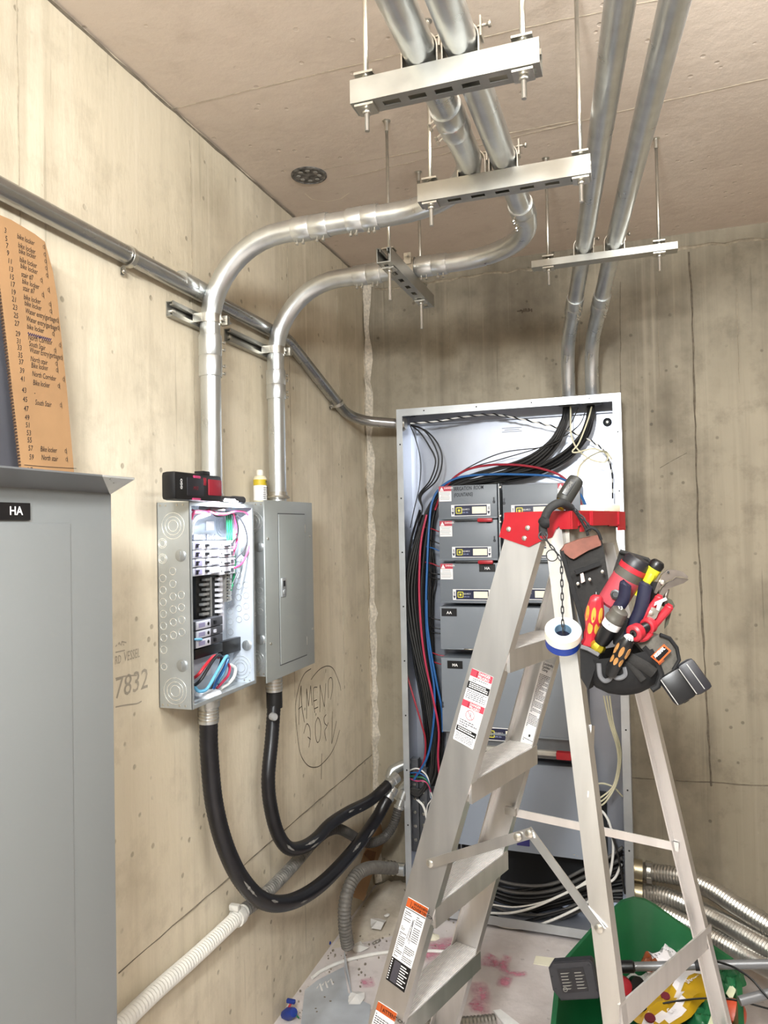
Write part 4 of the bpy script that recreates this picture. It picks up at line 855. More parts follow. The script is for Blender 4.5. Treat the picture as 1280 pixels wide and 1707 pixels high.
mb.build('handwriting', m_ink, cbx); ms.build('scribble', M('blue_ink', '26285e', .7), cbx)
# ---------------------------------------------------------------- handwriting on the walls
def scribble(parent, f, strokes, n, wd, mat, name='handwriting'):
    mb = MB()
    for s_ in strokes: ribbon(mb, spline([f(*p) for p in s_], 5) if len(s_) > 2 else [f(*p) for p in s_], n, wd)
    return mb.build(name, mat, parent)
def fz(x, y): return on_left(480+x*.123, 1090+y*.123)
m_pencil = M('pencil', '5f5445', .9); m_faint = M('faint_pencil', 'b8ae9c', .9)
scribble(wall_left, fz, [[(310, 200), (220, 270), (150, 430), (105, 650), (105, 850), (125, 1100), (160, 1330), (220, 1460), (300, 1530), (400, 1530), (480, 1470), (580, 1350), (650, 1200), (700, 1030)], [(310, 350), (360, 280), (440, 200), (530, 165), (600, 190), (650, 280), (700, 420), (715, 500)]], (1, 0, 0), .0035, m_pencil)
scribble(wall_left, fz, [[(145, 960), (150, 700), (175, 430)], [(175, 430), (185, 700), (220, 930)], [(140, 750), (185, 710)], [(250, 880), (250, 470)], [(250, 470), (275, 710)], [(275, 710), (305, 430)], [(305, 430), (325, 700)], [(395, 450), (345, 470), (345, 640), (360, 800)], [(345, 640), (390, 620)], [(355, 745), (405, 720)], [(430, 790), (432, 420)], [(432, 420), (490, 720)], [(490, 720), (510, 400)], [(545, 600), (545, 380), (575, 320), (600, 360), (600, 480), (575, 620)], [(510, 205), (508, 255)]], (1, 0, 0), .0035, m_pencil)
scribble(wall_left, fz, [[(210, 1080), (250, 950), (290, 1000), (300, 1130), (280, 1270)], [(265, 1125), (305, 1160)], [(400, 860), (370, 950), (370, 1100), (395, 1200), (430, 1150), (445, 1000), (425, 900), (400, 860)], [(515, 820), (485, 870), (495, 940), (525, 980), (495, 1050), (515, 1180)], [(525, 980), (545, 930)], [(600, 780), (590, 1220)], [(590, 1220), (655, 910)], [(455, 1350), (450, 1700)], [(765, 430), (768, 470)]], (1, 0, 0), .0035, m_pencil)
def fv(x, y): return on_left(170+x*.08205, 1040+y*.08205)
scribble(wall_left, fv, [[(270, 460), (300, 430)], [(330, 420), (345, 380), (370, 430)], [(390, 440), (400, 350)], [(400, 360), (490, 380)], [(430, 400), (440, 440)], [(270, 580), (460, 535)], [(270, 1110), (480, 1060), (700, 1045)], [(270, 1690), (470, 1650), (700, 1620), (800, 1570)]], (1, 0, 0), .003, m_faint)
def wtext(s_, px, py, sz, mat, parent=wall_left, sh=.1, wide=.9):
    o_ = on_left(px, py); text(s_, o_, (0, 1, 0.02), (0, 0, 1), sz, mat, parent, 'handwriting', sh=sh, wide=wide)
wtext('RD', 191, 1108, .028, m_faint, wide=.6); wtext('VESSEL', 206, 1103, .032, m_faint, wide=.62); wtext('7832', 190, 1166, .070, m_faint)
scribble(wall_back, lambda x, y: on_back(860+x*.21875, 380+y*.21875), [[(8, 635), (50, 632)], [(30, 625), (50, 632), (45, 650)], [(60, 640), (62, 615)], [(70, 640), (75, 615), (85, 640)], [(95, 640), (95, 615), (108, 628), (98, 632)], [(118, 615), (120, 640)]], (0, -1, 0), .005, m_pencil)
# ---------------------------------------------------------------- flexible conduits
def dense(pts, step):
    S_ = spline(pts, 14); out = [S_[0]]; acc = 0
    for a, b in zip(S_, S_[1:]):
        L = (b-a).length; d = step-acc
        while d <= L: out.append(a.lerp(b, d/L)); d += step
        acc = (acc+L) % step if L else acc
    return out
def flex(name, mat, parent, pts, r, rib, step, n=12):
    P_ = dense(pts, step); return MB().tube(P_, [r+(rib if i % 2 else -rib) for i in range(len(P_))], n).build(name, mat, parent)
def fitting(parent, p, ax, r, L=.05, name='fitting'):
    return MB().lathe(p, ax, [(0, r*1.25), (.010, r*1.3), (.012, r*1.05), (L*.5, r*1.02), (L*.55, r*1.2), (L, r*1.2), (L, r)], 14).build(name, galv, parent)
m_lt = M('liquidtight_jacket', '1c1b1f', .36, 0, .25, 30); m_lt2 = M('grey_flex_jacket', '55524e', .5, .1, .3, 30)
m_flex = M('flex_steel', 'b4b1aa', .30, .88, .05, 20); m_wflex = M('painted_flex', 'd6d3cb', .55, 0, .08, 30); m_scuf = M('scuffed_jacket', '8d8a84', .55, 0, .5, 45)
def LW(px, py, off): return at(px, py, 'x', XL+off)
def liquid(label, pts, r, top, scuffs=()):
    t = thing('flexible_conduit', label, 'flexible conduit', pts[0])
    flex('jacket', m_lt, t, pts, r, .0006, .006)
    return t
xs_ = XCL-.002
e1 = V((xs_-.02, 3.00, at(654, 1296, 'y', 3.0).z)); e2 = V((xs_-.035, 2.99, at(650, 1312, 'y', 3.0).z-.02))
yq = yl1
pts = [V((-1.105, yq, Z0-.062)), LW(349, 1260, .056), LW(357, 1340, .06), LW(375, 1410, .07), LW(403, 1467, .08), LW(440, 1502, .09), LW(485, 1503, .10), LW(535, 1474, .115), LW(585, 1422, .13), at(625, 1368, 'x', -1.015), at(646, 1330, 'x', -.985)]
c = liquid('black flexible conduit hanging from open breaker box in the longer loop', pts, .0245, None)
MB().lathe((-1.105, yq, Z0), (0, 0, -1), [(0, .036), (.008, .037), (.010, .031), (.026, .031), (.028, .027), (.070, .027), (.070, .020)], 18).build('fitting', galv, c)
for k in range(4): MB().lathe2((-1.105, yq, Z0-.034-.008*k), (0, 0, -1), [(0, .026), (0, .0285), (.004, .0285), (.004, .026)], 18).build('fitting_ring', zinc, c)
d = pts[-1]-pts[-2]; fitting(c, pts[-1]-d.normalized()*.005, d, .021, .05)
def scuff(parent, pts, i0, i1, r, rot=0):
    P_ = dense(pts, .006); n0, n1 = int(len(P_)*i0), int(len(P_)*i1)
    seg = P_[n0:n1]; mb = MB(); vs = []; fs = []
    up = V((0, 0, 1))
    for i, p_ in enumerate(seg):
        t_ = (seg[min(i+1, len(seg)-1)]-seg[max(0, i-1)]).normalized(); out = V((1, -.55, .35)); out = (out-t_*out.dot(t_)).normalized(); s_ = t_.cross(out)
        w_ = .16*math.sin(PI*(i+.5)/len(seg))*random.uniform(.5, 1.2)
        vs += [p_+(out*math.cos(rot+q)+s_*math.sin(rot+q))*(r+.0012) for q in (-w_, w_)]
    for i in range(len(seg)-1): fs.append((2*i, 2*i+1, 2*i+3, 2*i+2))
    return MB().add(vs, fs).build('scuff', M('paint_scuff', '9b9892', .6, 0, .4, 60), parent)
for a_, b_, ro in ((.30, .36, .3), (.41, .44, -.2), (.53, .56, .3), (.78, .83, -.4), (.86, .90, .1)): scuff(c, pts, a_, b_, .0252, ro)
y2 = at(457, 1150, 'x', -1.108).y
pts2 = [V((-1.108, y2, Z0b-.10)), LW(453, 1230, .056), LW(447, 1300, .06), LW(452, 1350, .065), LW(464, 1392, .07), LW(482, 1414, .08), LW(505, 1412, .09), LW(527, 1398, .095), LW(550, 1374, .10), LW(580, 1354, .115), at(618, 1334, 'x', -1.02), at(648, 1307, 'x', -.975)]
c2 = liquid('black flexible conduit hanging from closed grey panel in the shorter loop', pts2, .0215, None)
MB().lathe((-1.108, y2, Z0b), (0, 0, -1), [(0, .034), (.008, .034), (.010, .026), (.070, .026), (.070, .020)], 18).build('fitting', galv, c2)
for k in range(5): MB().lathe2((-1.108, y2, Z0b-.018-.010*k), (0, 0, -1), [(0, .025), (0, .0275), (.005, .0275), (.005, .025)], 18).build('fitting_ring', zinc, c2)
MB().lathe2((-1.108, y2, Z0b-.072), (0, 0, -1), [(0, .020), (0, .0255), (.05, .0255), (.05, .020)], 18).build('tape_wrap', m_black, c2)
p_ = LW(456, 1195, .078); MB().lathe(p_, (.8, -.5, 0), [(-.01, .012), (.006, .012), (.010, .009), (.010, 0)], 12).build('screw_cap', M('grey_cap', 'a5a5a5', .4, .3), c2)
d = pts2[-1]-pts2[-2]; fitting(c2, pts2[-1]-d.normalized()*.005, d, .019, .055)
for a_, b_, ro in ((.38, .42, .2), (.47, .56, -.3), (.50, .55, .3), (.74, .78, -.2), (.80, .82, .2)): scuff(c2, pts2, a_, b_, .0222, ro)
# third: white-painted along the wall, bare and black towards the cabinet
pw = [LW(150, 1752, .024), LW(203, 1706, .024), LW(260, 1652, .024), LW(330, 1590, .024), LW(408, 1517, .026)]
pg = [LW(408, 1517, .026), LW(440, 1492, .028), LW(480, 1452, .030), LW(515, 1412, .032)]
pk = [LW(515, 1412, .032), LW(532, 1396, .035), LW(548, 1385, .05), LW(565, 1382, .07), LW(584, 1391, .085), at(600, 1401, 'x', -1.06), at(618, 1405, 'x', -1.035), at(640, 1396, 'x', -1.01), at(655, 1376, 'x', -.985), at(664, 1348, 'x', -.968)]
t3 = thing('flexible_conduit', 'white-painted flexible conduit running down along the left wall to the bottom edge', 'flexible conduit', pw[2])
flex('painted_section', m_wflex, t3, pw, .0205, .0012, .0055); flex('worn_section', m_scuf, t3, pg, .0200, .0012, .0055)
flex('bare_section', m_lt2, t3, pk, .0185, .0012, .005)
d = V((.02, .02, .06)); fitting(t3, pk[-1], d, .017, .075)
p_ = LW(397, 1528, .026); MB().lathe2(p_-(pw[-1]-pw[-2]).normalized()*.012, pw[-1]-pw[-2], [(0, .020), (0, .026), (.024, .026), (.024, .020)], 16).build('strap', m_wflex, t3)
MB().box(p_+V((-.004, -.012, .032)), (.03, .016, .018), None, .003).build('strap_ear', m_wflex, t3)
# connectors on the cabinet's left flank: two elbows
for k, (px, py) in enumerate(((655, 1284), (668, 1320))):
    p_ = at(px, py, 'y', 2.97); q_ = V((xs_, 3.0, p_.z+.02))
    t = c2 if k == 0 else t3
    MB().tube(spline([p_+V((-.012, -.012, -.03)), p_, q_+V((-.012, 0, 0)), q_], 5), .021-.003*k, 14).build('elbow', galv, t)
    MB().lathe(q_+V((-.012, 0, 0)), (1, 0, 0), [(0, .028), (.011, .028)], 8).build('locknut', zinc, t)
# fourth: grey flex from the cabinet's foot down to the floor
p4 = [at(660, 1448, 'x', -.985), at(645, 1447, 'x', -.995), at(620, 1446, 'x', -1.01), at(598, 1455, 'x', -1.02), at(583, 1476, 'x', -1.03), at(575, 1508, 'x', -1.035), at(575, 1545, 'x', -1.035), at(580, 1580, 'x', -1.035)]
t4 = thing('flexible_conduit', 'grey dusty flexible conduit curving from the cabinet foot down to the floor', 'flexible conduit', p4[-1])
flex('jacket', M('dusty_flex', '837f78', .6, .2, .25, 40), t4, p4, .0235, .0014, .006)
fitting(t4, p4[0]+V((-.03, 0, 0)), (1, 0, 0), .021, .068)
for k in range(3): MB().lathe2(p4[0]+V((-.045+.016*k, 0, 0)), (1, 0, 0), [(0, .023), (0, .0285), (.007, .0285), (.007, .023)], 16).build('fitting_ring', zinc, t4)
# three bright steel flex conduits leaving the cabinet on the right
yr = 3.03
for i, (pp, lab) in enumerate(((((1055, 1449, 3.03), (1095, 1455, 3.02), (1140, 1463, 2.98), (1185, 1483, 2.90), (1230, 1512, 2.80), (1300, 1556, 2.66)), 'uppermost of three shiny steel flexible conduits right of the cabinet'),
        (((1055, 1487, 3.02), (1100, 1492, 3.00), (1145, 1508, 2.94), (1190, 1530, 2.85), (1240, 1558, 2.73), (1310, 1600, 2.58)), 'middle of three shiny steel flexible conduits right of the cabinet'),
        (((1056, 1512, 3.00), (1100, 1520, 2.96), (1150, 1543, 2.88), (1200, 1570, 2.78), (1250, 1596, 2.68), (1320, 1632, 2.52)), 'lowest of three shiny steel flexible conduits right of the cabinet'))):
    pts = [at(x, y, 'y', yy) for x, y, yy in pp]
    for p_ in pts: p_.z = max(p_.z, .038)
    t = thing('steel_flexible_conduit', lab, 'flexible conduit', pts[2])
    flex('corrugated_hose', m_flex, t, pts, .0315, .0022, .0065, 16)
    if i < 2:
        MB().lathe2(pts[0]+V((-.01, 0, 0)), (1, -.02, -.03), [(0, .030), (0, .040), (.045, .040), (.045, .030)], 18).build('collar', M('brass_zinc', 'b5aa8f', .35, .85), t)
        MB().lathe2(pts[0]+V((.050, 0, 0)), (1, -.03, -.05), [(0, .033), (0, .0375), (.016, .0375), (.016, .033)], 18).box(pts[0]+V((.058, -.02, .038)), (.024, .02, .012)).box(pts[0]+V((.058, -.034, -.02)), (.018, .008, .02)).build('clamp', zinc, t)
# ---------------------------------------------------------------- stepladder
TH, LX, LY, LT = .313, -.0021, 1.6186, 1.6278
U_ = V((math.cos(TH), -math.sin(TH), 0)); VD = V((math.sin(TH), math.cos(TH), 0)); UP = V((0, 0, 1))
def LP(u, v, z): return V((LX, LY, 0))+U_*u+VD*v+UP*z
def fw(z): return .1468+.0327*(LT-z)
def rw_(z): return .1443+.1375*(LT-z)
def fu(z): return -(.1687+.3241*(LT-z))
def ru(z): return -.1251+.1639*(LT-z)
m_al = M('ladder_aluminium', 'dcdad8', .34, .93, .08, 26, (1, 1, .12)); m_ald = M('worn_aluminium', 'a9a49c', .50, .75, .18, 30)
m_trd = M('lit_scuffed_tread', 'dedad6', .5, .2, .10, 60)  # treads paler and less metallic than the rails, standing in for overhead light
m_rcap = M('red_cap_plastic', 'b40e20', .42, 0, .05)
lad = thing('stepladder', 'open aluminium stepladder with red top cap standing in front of the cabinet', 'stepladder', LP(-.2, 0, 0))
def rail(name, side, uf, wf, half, flange, z0, z1, th=.003, rear=False):
    """channel rail: web on the outer side, flanges pointing inwards"""
    mb = MB()
    def sec(z):
        u, w_ = uf(z), wf(z)*side; i = -side
        prof = [(-half, 0), (half, 0), (half, i*flange), (half-th, i*flange), (half-th, i*th), (-half+th, i*th), (-half+th, i*flange), (-half, i*flange)]
        return [LP(u+a, w_+b, z) for a, b in prof]
    A_, B_ = sec(z0), sec(z1); mb.add(A_+B_, [(0, 1, 4, 5), (1, 2, 3, 4), (0, 5, 6, 7), (8, 13, 12, 9), (9, 12, 11, 10), (8, 15, 14, 13)]+[(i, (i+1) % 8, 8+(i+1) % 8, 8+i) for i in range(8)])
    return mb.build(name, m_al, lad)
rnf = rail('front_rail', -1, fu, fw, .042, .026, .012, LT-.02); rff = rail('front_rail', 1, fu, fw, .038, .026, .012, LT-.02)
rnr = rail('rear_rail', -1, ru, rw_, .0188, .024, .012, LT-.03); rfr = rail('rear_rail', 1, ru, rw_, .0175, .024, .012, LT-.03)
for s_, uf, wf, hu in ((-1, fu, fw, .05), (1, fu, fw, .05), (-1, ru, rw_, .026), (1, ru, rw_, .026)):
    MB().box(LP(uf(.02), s_*(wf(.02)-.012), .014), (hu*2, .042, .028), (U_, VD, UP), .004).build('foot', m_black, lad)
for k in range(1, 6):
    z = LT-.2871*k
    if z < .1: continue
    u, w_ = fu(z), fw(z)-.004
    mb = MB(); h = .046
    poly = [(-.040, 0), (.041, 0), (.041, -h), (.034, -h), (.034, -.004), (-.034, -.004), (-.034, -h), (-.040, -h)]
    A_ = [LP(u+a, -w_, z+b) for a, b in poly]; B_ = [LP(u+a, w_, z+b) for a, b in poly]
    mb.add(A_+B_, [(0, 1, 4, 5), (1, 2, 3, 4), (0, 5, 6, 7), (8, 13, 12, 9), (9, 12, 11, 10), (8, 15, 14, 13)]+[(i, (i+1) % 8, 8+(i+1) % 8, 8+i) for i in range(8)])
    st = mb.build('step', m_al, lad)
    mb = MB()
    for j in range(16):
        uu = u-.036+j*.0048
        mb.box(LP(uu, 0, z+.0006), (.0036, w_*2, .0016), (U_, VD, UP))
    mb.build('tread_ridges', m_trd, st, kind='stuff')
    for s_ in (-1, 1):
        MB().box(LP(u+.0, s_*(w_-.006), z-.024), (.07, .004, .040), (U_, VD, UP)).build('step_bracket', m_ald, st)
# cap
u0, u1, zc_ = -.228, -.080, LT
top = MB()
pro = [(u0+.004, -.152), (u1, -.152), (u1, -.06), (u1+.006, -.05), (u1+.006, .05), (u1, .06), (u1, .152), (u0+.004, .152)]
top.prism([LP(a, b, zc_-.006) for a, b in pro], UP*.007); cap = top.build('top_cap', m_rcap, lad)
for s_ in (-1, 1):
    side = [(u0+.006, zc_), (u1, zc_), (u1, zc_-.036), (u1-.022, zc_-.036), (u1-.024, zc_-.030), (u1-.032, zc_-.036), (-.120, zc_-.052), (-.146, zc_-.060), (-.1715, zc_-.0715), (-.2384, zc_-.050)]
    MB().prism([LP(a, s_*.1495, b) for a, b in side], VD*(s_*.004)).build('cap_side', m_rcap, cap)
    for a, b in ((-.215, zc_-.034), (-.172, zc_-.032), (-.180, zc_-.053), (-.135, zc_-.034)):
        MB().lathe(LP(a, s_*.1535, b), VD*s_, [(0, .0055), (.002, .0052), (.0035, .003), (.0038, 0)], 12).build('rivet', zinc, cap)
for uu, s_ in ((u1, 1), (u0+.006, -1)):
    mb = MB()
    for v0, v1, hh, du in ((-.152, -.125, .036, 0), (-.125, -.115, .030, .002), (-.115, -.10, .042, .003), (-.10, -.06, .030, 0), (-.06, .05, .030, .006), (.05, .11, .032, 0), (.11, .152, .042, .001)):
        mb.prism([LP(uu+s_*du, v0, zc_), LP(uu+s_*du, v1, zc_), LP(uu+s_*du, v1, zc_-hh), LP(uu+s_*du, v0, zc_-hh)], U_*(s_*.004))
    for v_ in (-.12, -.06, .05, .105): mb.box(LP(uu+s_*.006, v_, zc_-.015), (.004, .004, .028), (U_, VD, UP))
    mb.build('cap_skirt', m_rcap, cap)
MB().box(LP(-.14, 0, zc_-.045), (.10, .27, .05), (U_, VD, UP), .003).build('cap_hinge_block', m_ald, lad)
# spreaders: near one folded up at its hinge, far one straight
def bar(name, a, b, wd, th, parent, nrm=VD, mat=m_al):
    a, b = V(a), V(b); t = (b-a).normalized(); n = (nrm-t*nrm.dot(t)).normalized(); s_ = n.cross(t)
    return MB().box(a.lerp(b, .5), ((b-a).length+.014, th, wd), (t, n, s_)).build(name, mat, parent)
za, zb_ = .862, .880
pa, pb, pm = LP(fu(za)+.002, -fw(za)-.004, za), LP(ru(zb_)-.002, -rw_(zb_)-.004, zb_), LP(-.155, -.214, 1.000)
s1 = bar('spreader', pa, pm, .020, .003, lad); s2_ = bar('spreader', pm+VD*.004, pb+VD*.001, .018, .003, lad)
for p_, o_ in ((pa, s1), (pm, s1), (pm+U_*-.025+UP*-.012, s1), (pb, s2_)):
    MB().lathe(p_+VD*-.002, -VD, [(0, .0085), (.002, .008), (.004, .004), (.0042, 0)], 12).build('rivet', zinc, o_)
pa, pb = LP(fu(.875), fw(.875)-.008, .875), LP(ru(.86), rw_(.86)-.006, .86)
s3 = bar('spreader', LP(-.395, .165, .872), LP(-.010, .243, .848), .020, .003, lad)
MB().box(LP(-.385, .150, .880), (.03, .012, .02), (U_, VD, UP), .002).build('spreader_clip', m_ald, s3)
# rear cross bars
for z, zf in ((.745, .645), (.30, .30)):
    bar('rear_brace', LP(ru(z)+.014, -rw_(z)-.002, z), LP(ru(zf)+.014, rw_(zf)+.002, zf), .046, .004, lad, U_)
for s_ in (-1,): bar('gusset', LP(ru(1.16)+.016, s_*rw_(1.16), 1.10), LP(ru(1.2)+.016, s_*(rw_(1.2)-.03), 1.21), .018, .003, lad, U_)
# printed labels: each laid on the rail's own face
def web(px, py, s_, off=.0008):               # point on a front rail's web: outer face when s_ is -1, inner face of the far rail when +1
    n = VD+UP*(s_*.0327); p0 = LP(0, s_*fw(1.0)-off-(.003 if s_ > 0 else 0), 1.0)
    return on(px, py, p0, n)
class Label:
    def __init__(s, tl, tr, br, bl, side):
        s.c = [web(*q, side) for q in (tl, tr, br, bl)]; s.n = -(VD+UP*(side*.0327)).normalized(); s.mb = MB()
    def q(s, a, b): return s.c[0].lerp(s.c[1], a).lerp(s.c[3].lerp(s.c[2], a), b)
    def rect(s, a0, b0, a1, b1, m_, lift=.0003):
        s.mb.m = m_; o_ = s.n*lift; s.mb.add([s.q(a0, b0)+o_, s.q(a1, b0)+o_, s.q(a1, b1)+o_, s.q(a0, b1)+o_], [(0, 3, 2, 1)])
    def lines(s, a0, b0, a1, b1, n, m_, fill=.45, lift=.0006, ragged=.25):
        h = (b1-b0)/n
        for i in range(n):
            x = a0
            while x < a1-.02:
                w_ = random.uniform(.05, .16)*(a1-a0); e = min(a1, x+w_)
                s.rect(x, b0+h*i, e, b0+h*(i+fill), m_, lift); x = e+.025*(a1-a0)
                if random.random() < ragged*.25: break
    def txt(s, str_, a, b, hgt, parent, mat, wide=1):
        o_ = s.q(a, b); u = (s.q(a+.1, b)-o_).normalized(); v_ = s.n.cross(u); h = (s.q(a, b)-s.q(a, b-hgt)).length
        text(str_, o_+s.n*.0004, u, v_, h*1.35, mat, parent, wide=wide, bold=.015)
m_org = M('orange_print', 'e2682c', .5, 0, .03); m_gpr = M('dark_grey_print', '55525a', .6)
lm = [m_white, m_redp, m_black, m_gpr, m_org]
def card(tl, tr, br, bl, side, bg=0):
    L_ = Label(tl, tr, br, bl, side); L_.mb.m = bg; L_.mb.prism([p_-L_.n*.0006 for p_ in L_.c], L_.n*.0008); return L_
L1 = card((786.9, 1114), (822, 1129), (809, 1179.7), (772.8, 1163.8), -1)
L1.rect(0, 0, 1, .23, 1); L1.rect(0, .40, 1, .63, 2); L1.lines(.16, .27, .86, .39, 2, 3); L1.lines(.08, .43, .94, .61, 3, 0, .55, .0008); L1.lines(.06, .67, .94, .97, 5, 3)
L1.rect(.28, .03, .30, .20, 2, .0006); o_ = L1.mb.build('safety_label', lm, rnf, 'white safety label with red head on the near front rail')
L1.txt('DANGER', .36, .10, .085, rnf, m_white, .9); L1.txt('PELIGRO', .36, .205, .085, rnf, m_white, .9)
L2 = card((771.9, 1164.7), (808, 1180.5), (787.8, 1249.5), (755, 1231), -1)
L2.rect(0, 0, 1, .155, 1); L2.rect(.02, .63, .98, .76, 2); L2.lines(.10, .46, .92, .62, 3, 3); L2.lines(.10, .65, .92, .745, 2, 0, .55, .0008); L2.lines(.08, .79, .92, .97, 5, 3); L2.rect(.28, .02, .30, .14, 2, .0006)
o_ = L2.mb.build('safety_label', lm, rnf)
L2.txt('DANGER', .36, .068, .058, rnf, m_white, .9); L2.txt('PELIGRO', .36, .140, .058, rnf, m_white, .9)
mb = MB(); cc_ = L2.q(.48, .30); uu = (L2.q(.58, .3)-cc_).normalized(); vv = L2.n.cross(uu); rr_ = (L2.q(.48, .30)-L2.q(.48, .41)).length
ribbon(mb, [cc_+uu*math.cos(t*PI/10)*rr_+vv*math.sin(t*PI/10)*rr_ for t in range(21)], L2.n, .0014); ribbon(mb, [cc_+uu*-.7*rr_+vv*.7*rr_, cc_+uu*.7*rr_-vv*.7*rr_], L2.n, .0014)
mb.build('no_sign', m_redp, rnf)
mb = MB(); ribbon(mb, [cc_+vv*.6*rr_, cc_-vv*.1*rr_+uu*.2*rr_, cc_+uu*-.1*rr_-vv*.2*rr_, cc_-vv*.7*rr_], L2.n, .0012); mb.build('bolt_sign', m_gpr, rnf)
L3 = card((680.5, 1495.5), (714, 1514.4), (674, 1655), (643, 1631.8), -1)
L3.rect(0, 0, 1, .105, 4); L3.rect(0, .115, 1, .125, 2); L3.lines(.05, .15, .40, .27, 5, 3); L3.lines(.62, .15, .95, .45, 12, 3); L3.lines(.05, .33, .26, .38, 3, 3); L3.lines(.05, .40, .40, .70, 13, 3); L3.lines(.45, .52, .95, .70, 8, 3)
L3.rect(0, .715, 1, 1, 2); L3.rect(.18, .73, .50, .98, 3, .0006)
for i in range(8): L3.rect(.52, .745+.030*i, .80+.12*(i % 2), .757+.030*i, 0, .0007)
for i in range(9): L3.rect(.03, .73+.029*i, .09, .745+.029*i, 0, .0007)
L3.rect(.20, .02, .22, .09, 2, .0006)
mb_ = L3.mb.build('safety_label', lm, rnf, 'tall label with orange head and black foot low on the near front rail')
L3.txt('WARNING', .34, .050, .034, rnf, m_black, .9); L3.txt('ADVERTENCIA', .27, .094, .034, rnf, m_black, .9)
mb = MB()                                            # little line drawing of a ladder on the label
for a_, b_, c_, d_ in ((.42, .44, .50, .20), (.50, .20, .60, .48), (.52, .46, .55, .20), (.55, .2, .60, .2)): ribbon(mb, [L3.q(a_, b_), L3.q(c_, d_)], L3.n, .0010)
for i in range(6): ribbon(mb, [L3.q(.44+.012*i, .42-.038*i), L3.q(.58-.01*i, .44-.038*i)], L3.n, .0009)
mb.build('ladder_drawing', m_gpr, rnf)
L4 = card((630.5, 1669), (662, 1689.5), (640, 1762), (610, 1740), -1)
L4.rect(0, 0, 1, .19, 4); L4.lines(.06, .24, .94, .97, 14, 3); L4.rect(.22, .03, .24, .17, 2, .0006)
L4.mb.build('safety_label', lm, rnf, 'orange-headed label cut by the bottom of the picture'); L4.txt('ATTENTION', .32, .145, .085, rnf, m_black, .85)
L5 = card((903.3, 1100), (927.5, 1109.5), (891.7, 1248.7), (867.4, 1236), 1)
L5.lines(.10, .155, .95, .62, 26, 3); L5.lines(.08, .64, .80, .80, 9, 3); L5.lines(.1, .93, .8, .97, 2, 3)
L5.rect(.40, .87, .52, .90, 2, .0006)
L5.mb.build('safety_label', lm, rff, 'long white label printed in small type inside the far front rail')
for i, s_ in enumerate(('Louisville', 'Ladder', 'Corp')): L5.txt(s_, .16, .040+.036*i, .030, rff, m_gpr, .8)
# ---------------------------------------------------------------- tools hanging from the ladder
KP = .0011                                            # about one pixel, in metres, at the pouch
def Y(px, py, y): return at(px, py, 'y', y)
m_nyl = M('black_nylon', '0e0e10', .8, 0, .3, 120, bump=.3); m_nyl2 = M('charcoal_webbing', '262422', .85, 0, .25, 150, bump=.4); m_leath = M('brown_leather', '8a5546', .7, 0, .2, 60, bump=.3); m_canv = M('grey_canvas', '6c6860', .85, 0, .2, 120, bump=.3)
m_trim = M('grey_binding', '77777a', .8)
pouch = thing('tool_pouch', 'black tool pouch with brown leather flap hanging on the ladder behind its tools', 'tool pouch', Y(1030, 1168, 1.44))
def slab(name, pts, y0, y1, th, mat, parent, round_=0):
    """cloth panel: pixel outline set on a plane that runs from depth y0 at its left to y1 at its right"""
    xs = [p_[0] for p_ in pts]; a_, b_ = min(xs), max(xs)
    P_ = [Y(px, py, y0+(y1-y0)*(px-a_)/(b_-a_)) for px, py in pts]
    n = (P_[1]-P_[0]).cross(P_[2]-P_[0]).normalized()
    if n.y > 0: n = -n
    return MB().prism(P_, -n*th).build(name, mat, parent)
slab('back_pad', [(934, 918), (944, 906), (985, 897), (1002, 893), (1008, 925), (1014, 965), (1006, 1010), (992, 1060), (978, 1060), (962, 1010), (946, 965)], 1.480, 1.500, .012, m_nyl2, pouch)
slab('leather_flap', [(936, 918), (942, 908), (968, 898), (996, 892), (1001, 897), (1002, 909), (980, 918), (956, 932), (950, 930)], 1.470, 1.488, .016, m_leath, pouch)
slab('pad_slot_band', [(958, 951), (1000, 936), (1002, 942), (960, 958)], 1.474, 1.487, .006, m_nyl, pouch)
slab('pad_edge', [(934, 921), (939, 917), (952, 962), (968, 1010), (980, 1055), (972, 1052), (960, 1010), (946, 965)], 1.466, 1.476, .014, m_nyl, pouch)
slab('stitched_tag', [(967, 957), (972, 955), (975, 969), (969, 972)], 1.474, 1.475, .003, M('pale_tag', 'd8b8b0', .7), pouch)
for px, py in ((963, 973), (983, 966), (1004, 953)): MB().lathe(Y(px, py, 1.474), (0, -1, 0), [(-.004, .003), (.002, .003), (.003, 0)], 8).build('snap', zinc, pouch)
# bowl of the pouch
cpx = [(975, 1092, 1.47), (1100, 1062, 1.44)]
cL, cR = Y(968, 1095, 1.46), Y(1100, 1075, 1.43); cM = (cL+cR)/2; ax_ = (cR-cL).normalized(); hw = (cR-cL).length/2
dn = (V((.05, .10, -1))-ax_*V((.05, .10, -1)).dot(ax_)).normalized(); fr_ = ax_.cross(dn)
if fr_.y > 0: fr_ = -fr_
vs = []; fs = []; n_ = 24; lev = [(0, 1.0), (.25, 1.02), (.5, .97), (.72, .82), (.88, .58), (.97, .30), (1.0, .02)]; dep = .082
for h_, k_ in lev:
    for j in range(n_):
        q_ = 2*PI*j/n_
        vs.append(cM+ax_*(math.cos(q_)*hw*k_)+fr_*(math.sin(q_)*.044*k_)+dn*(h_*dep))
for i in range(len(lev)-1):
    for j in range(n_): fs.append((i*n_+j, i*n_+(j+1) % n_, (i+1)*n_+(j+1) % n_, (i+1)*n_+j))
vin = [v_ for v_ in vs]; fs_in = []
bowl = MB().add(vs, fs, True)
vi = [cM+(v_-cM)*.93+dn*.004 for v_ in vs[:n_]]; vb_ = [cM+(v_-cM)*.8+dn*.05 for v_ in vs[:n_]]
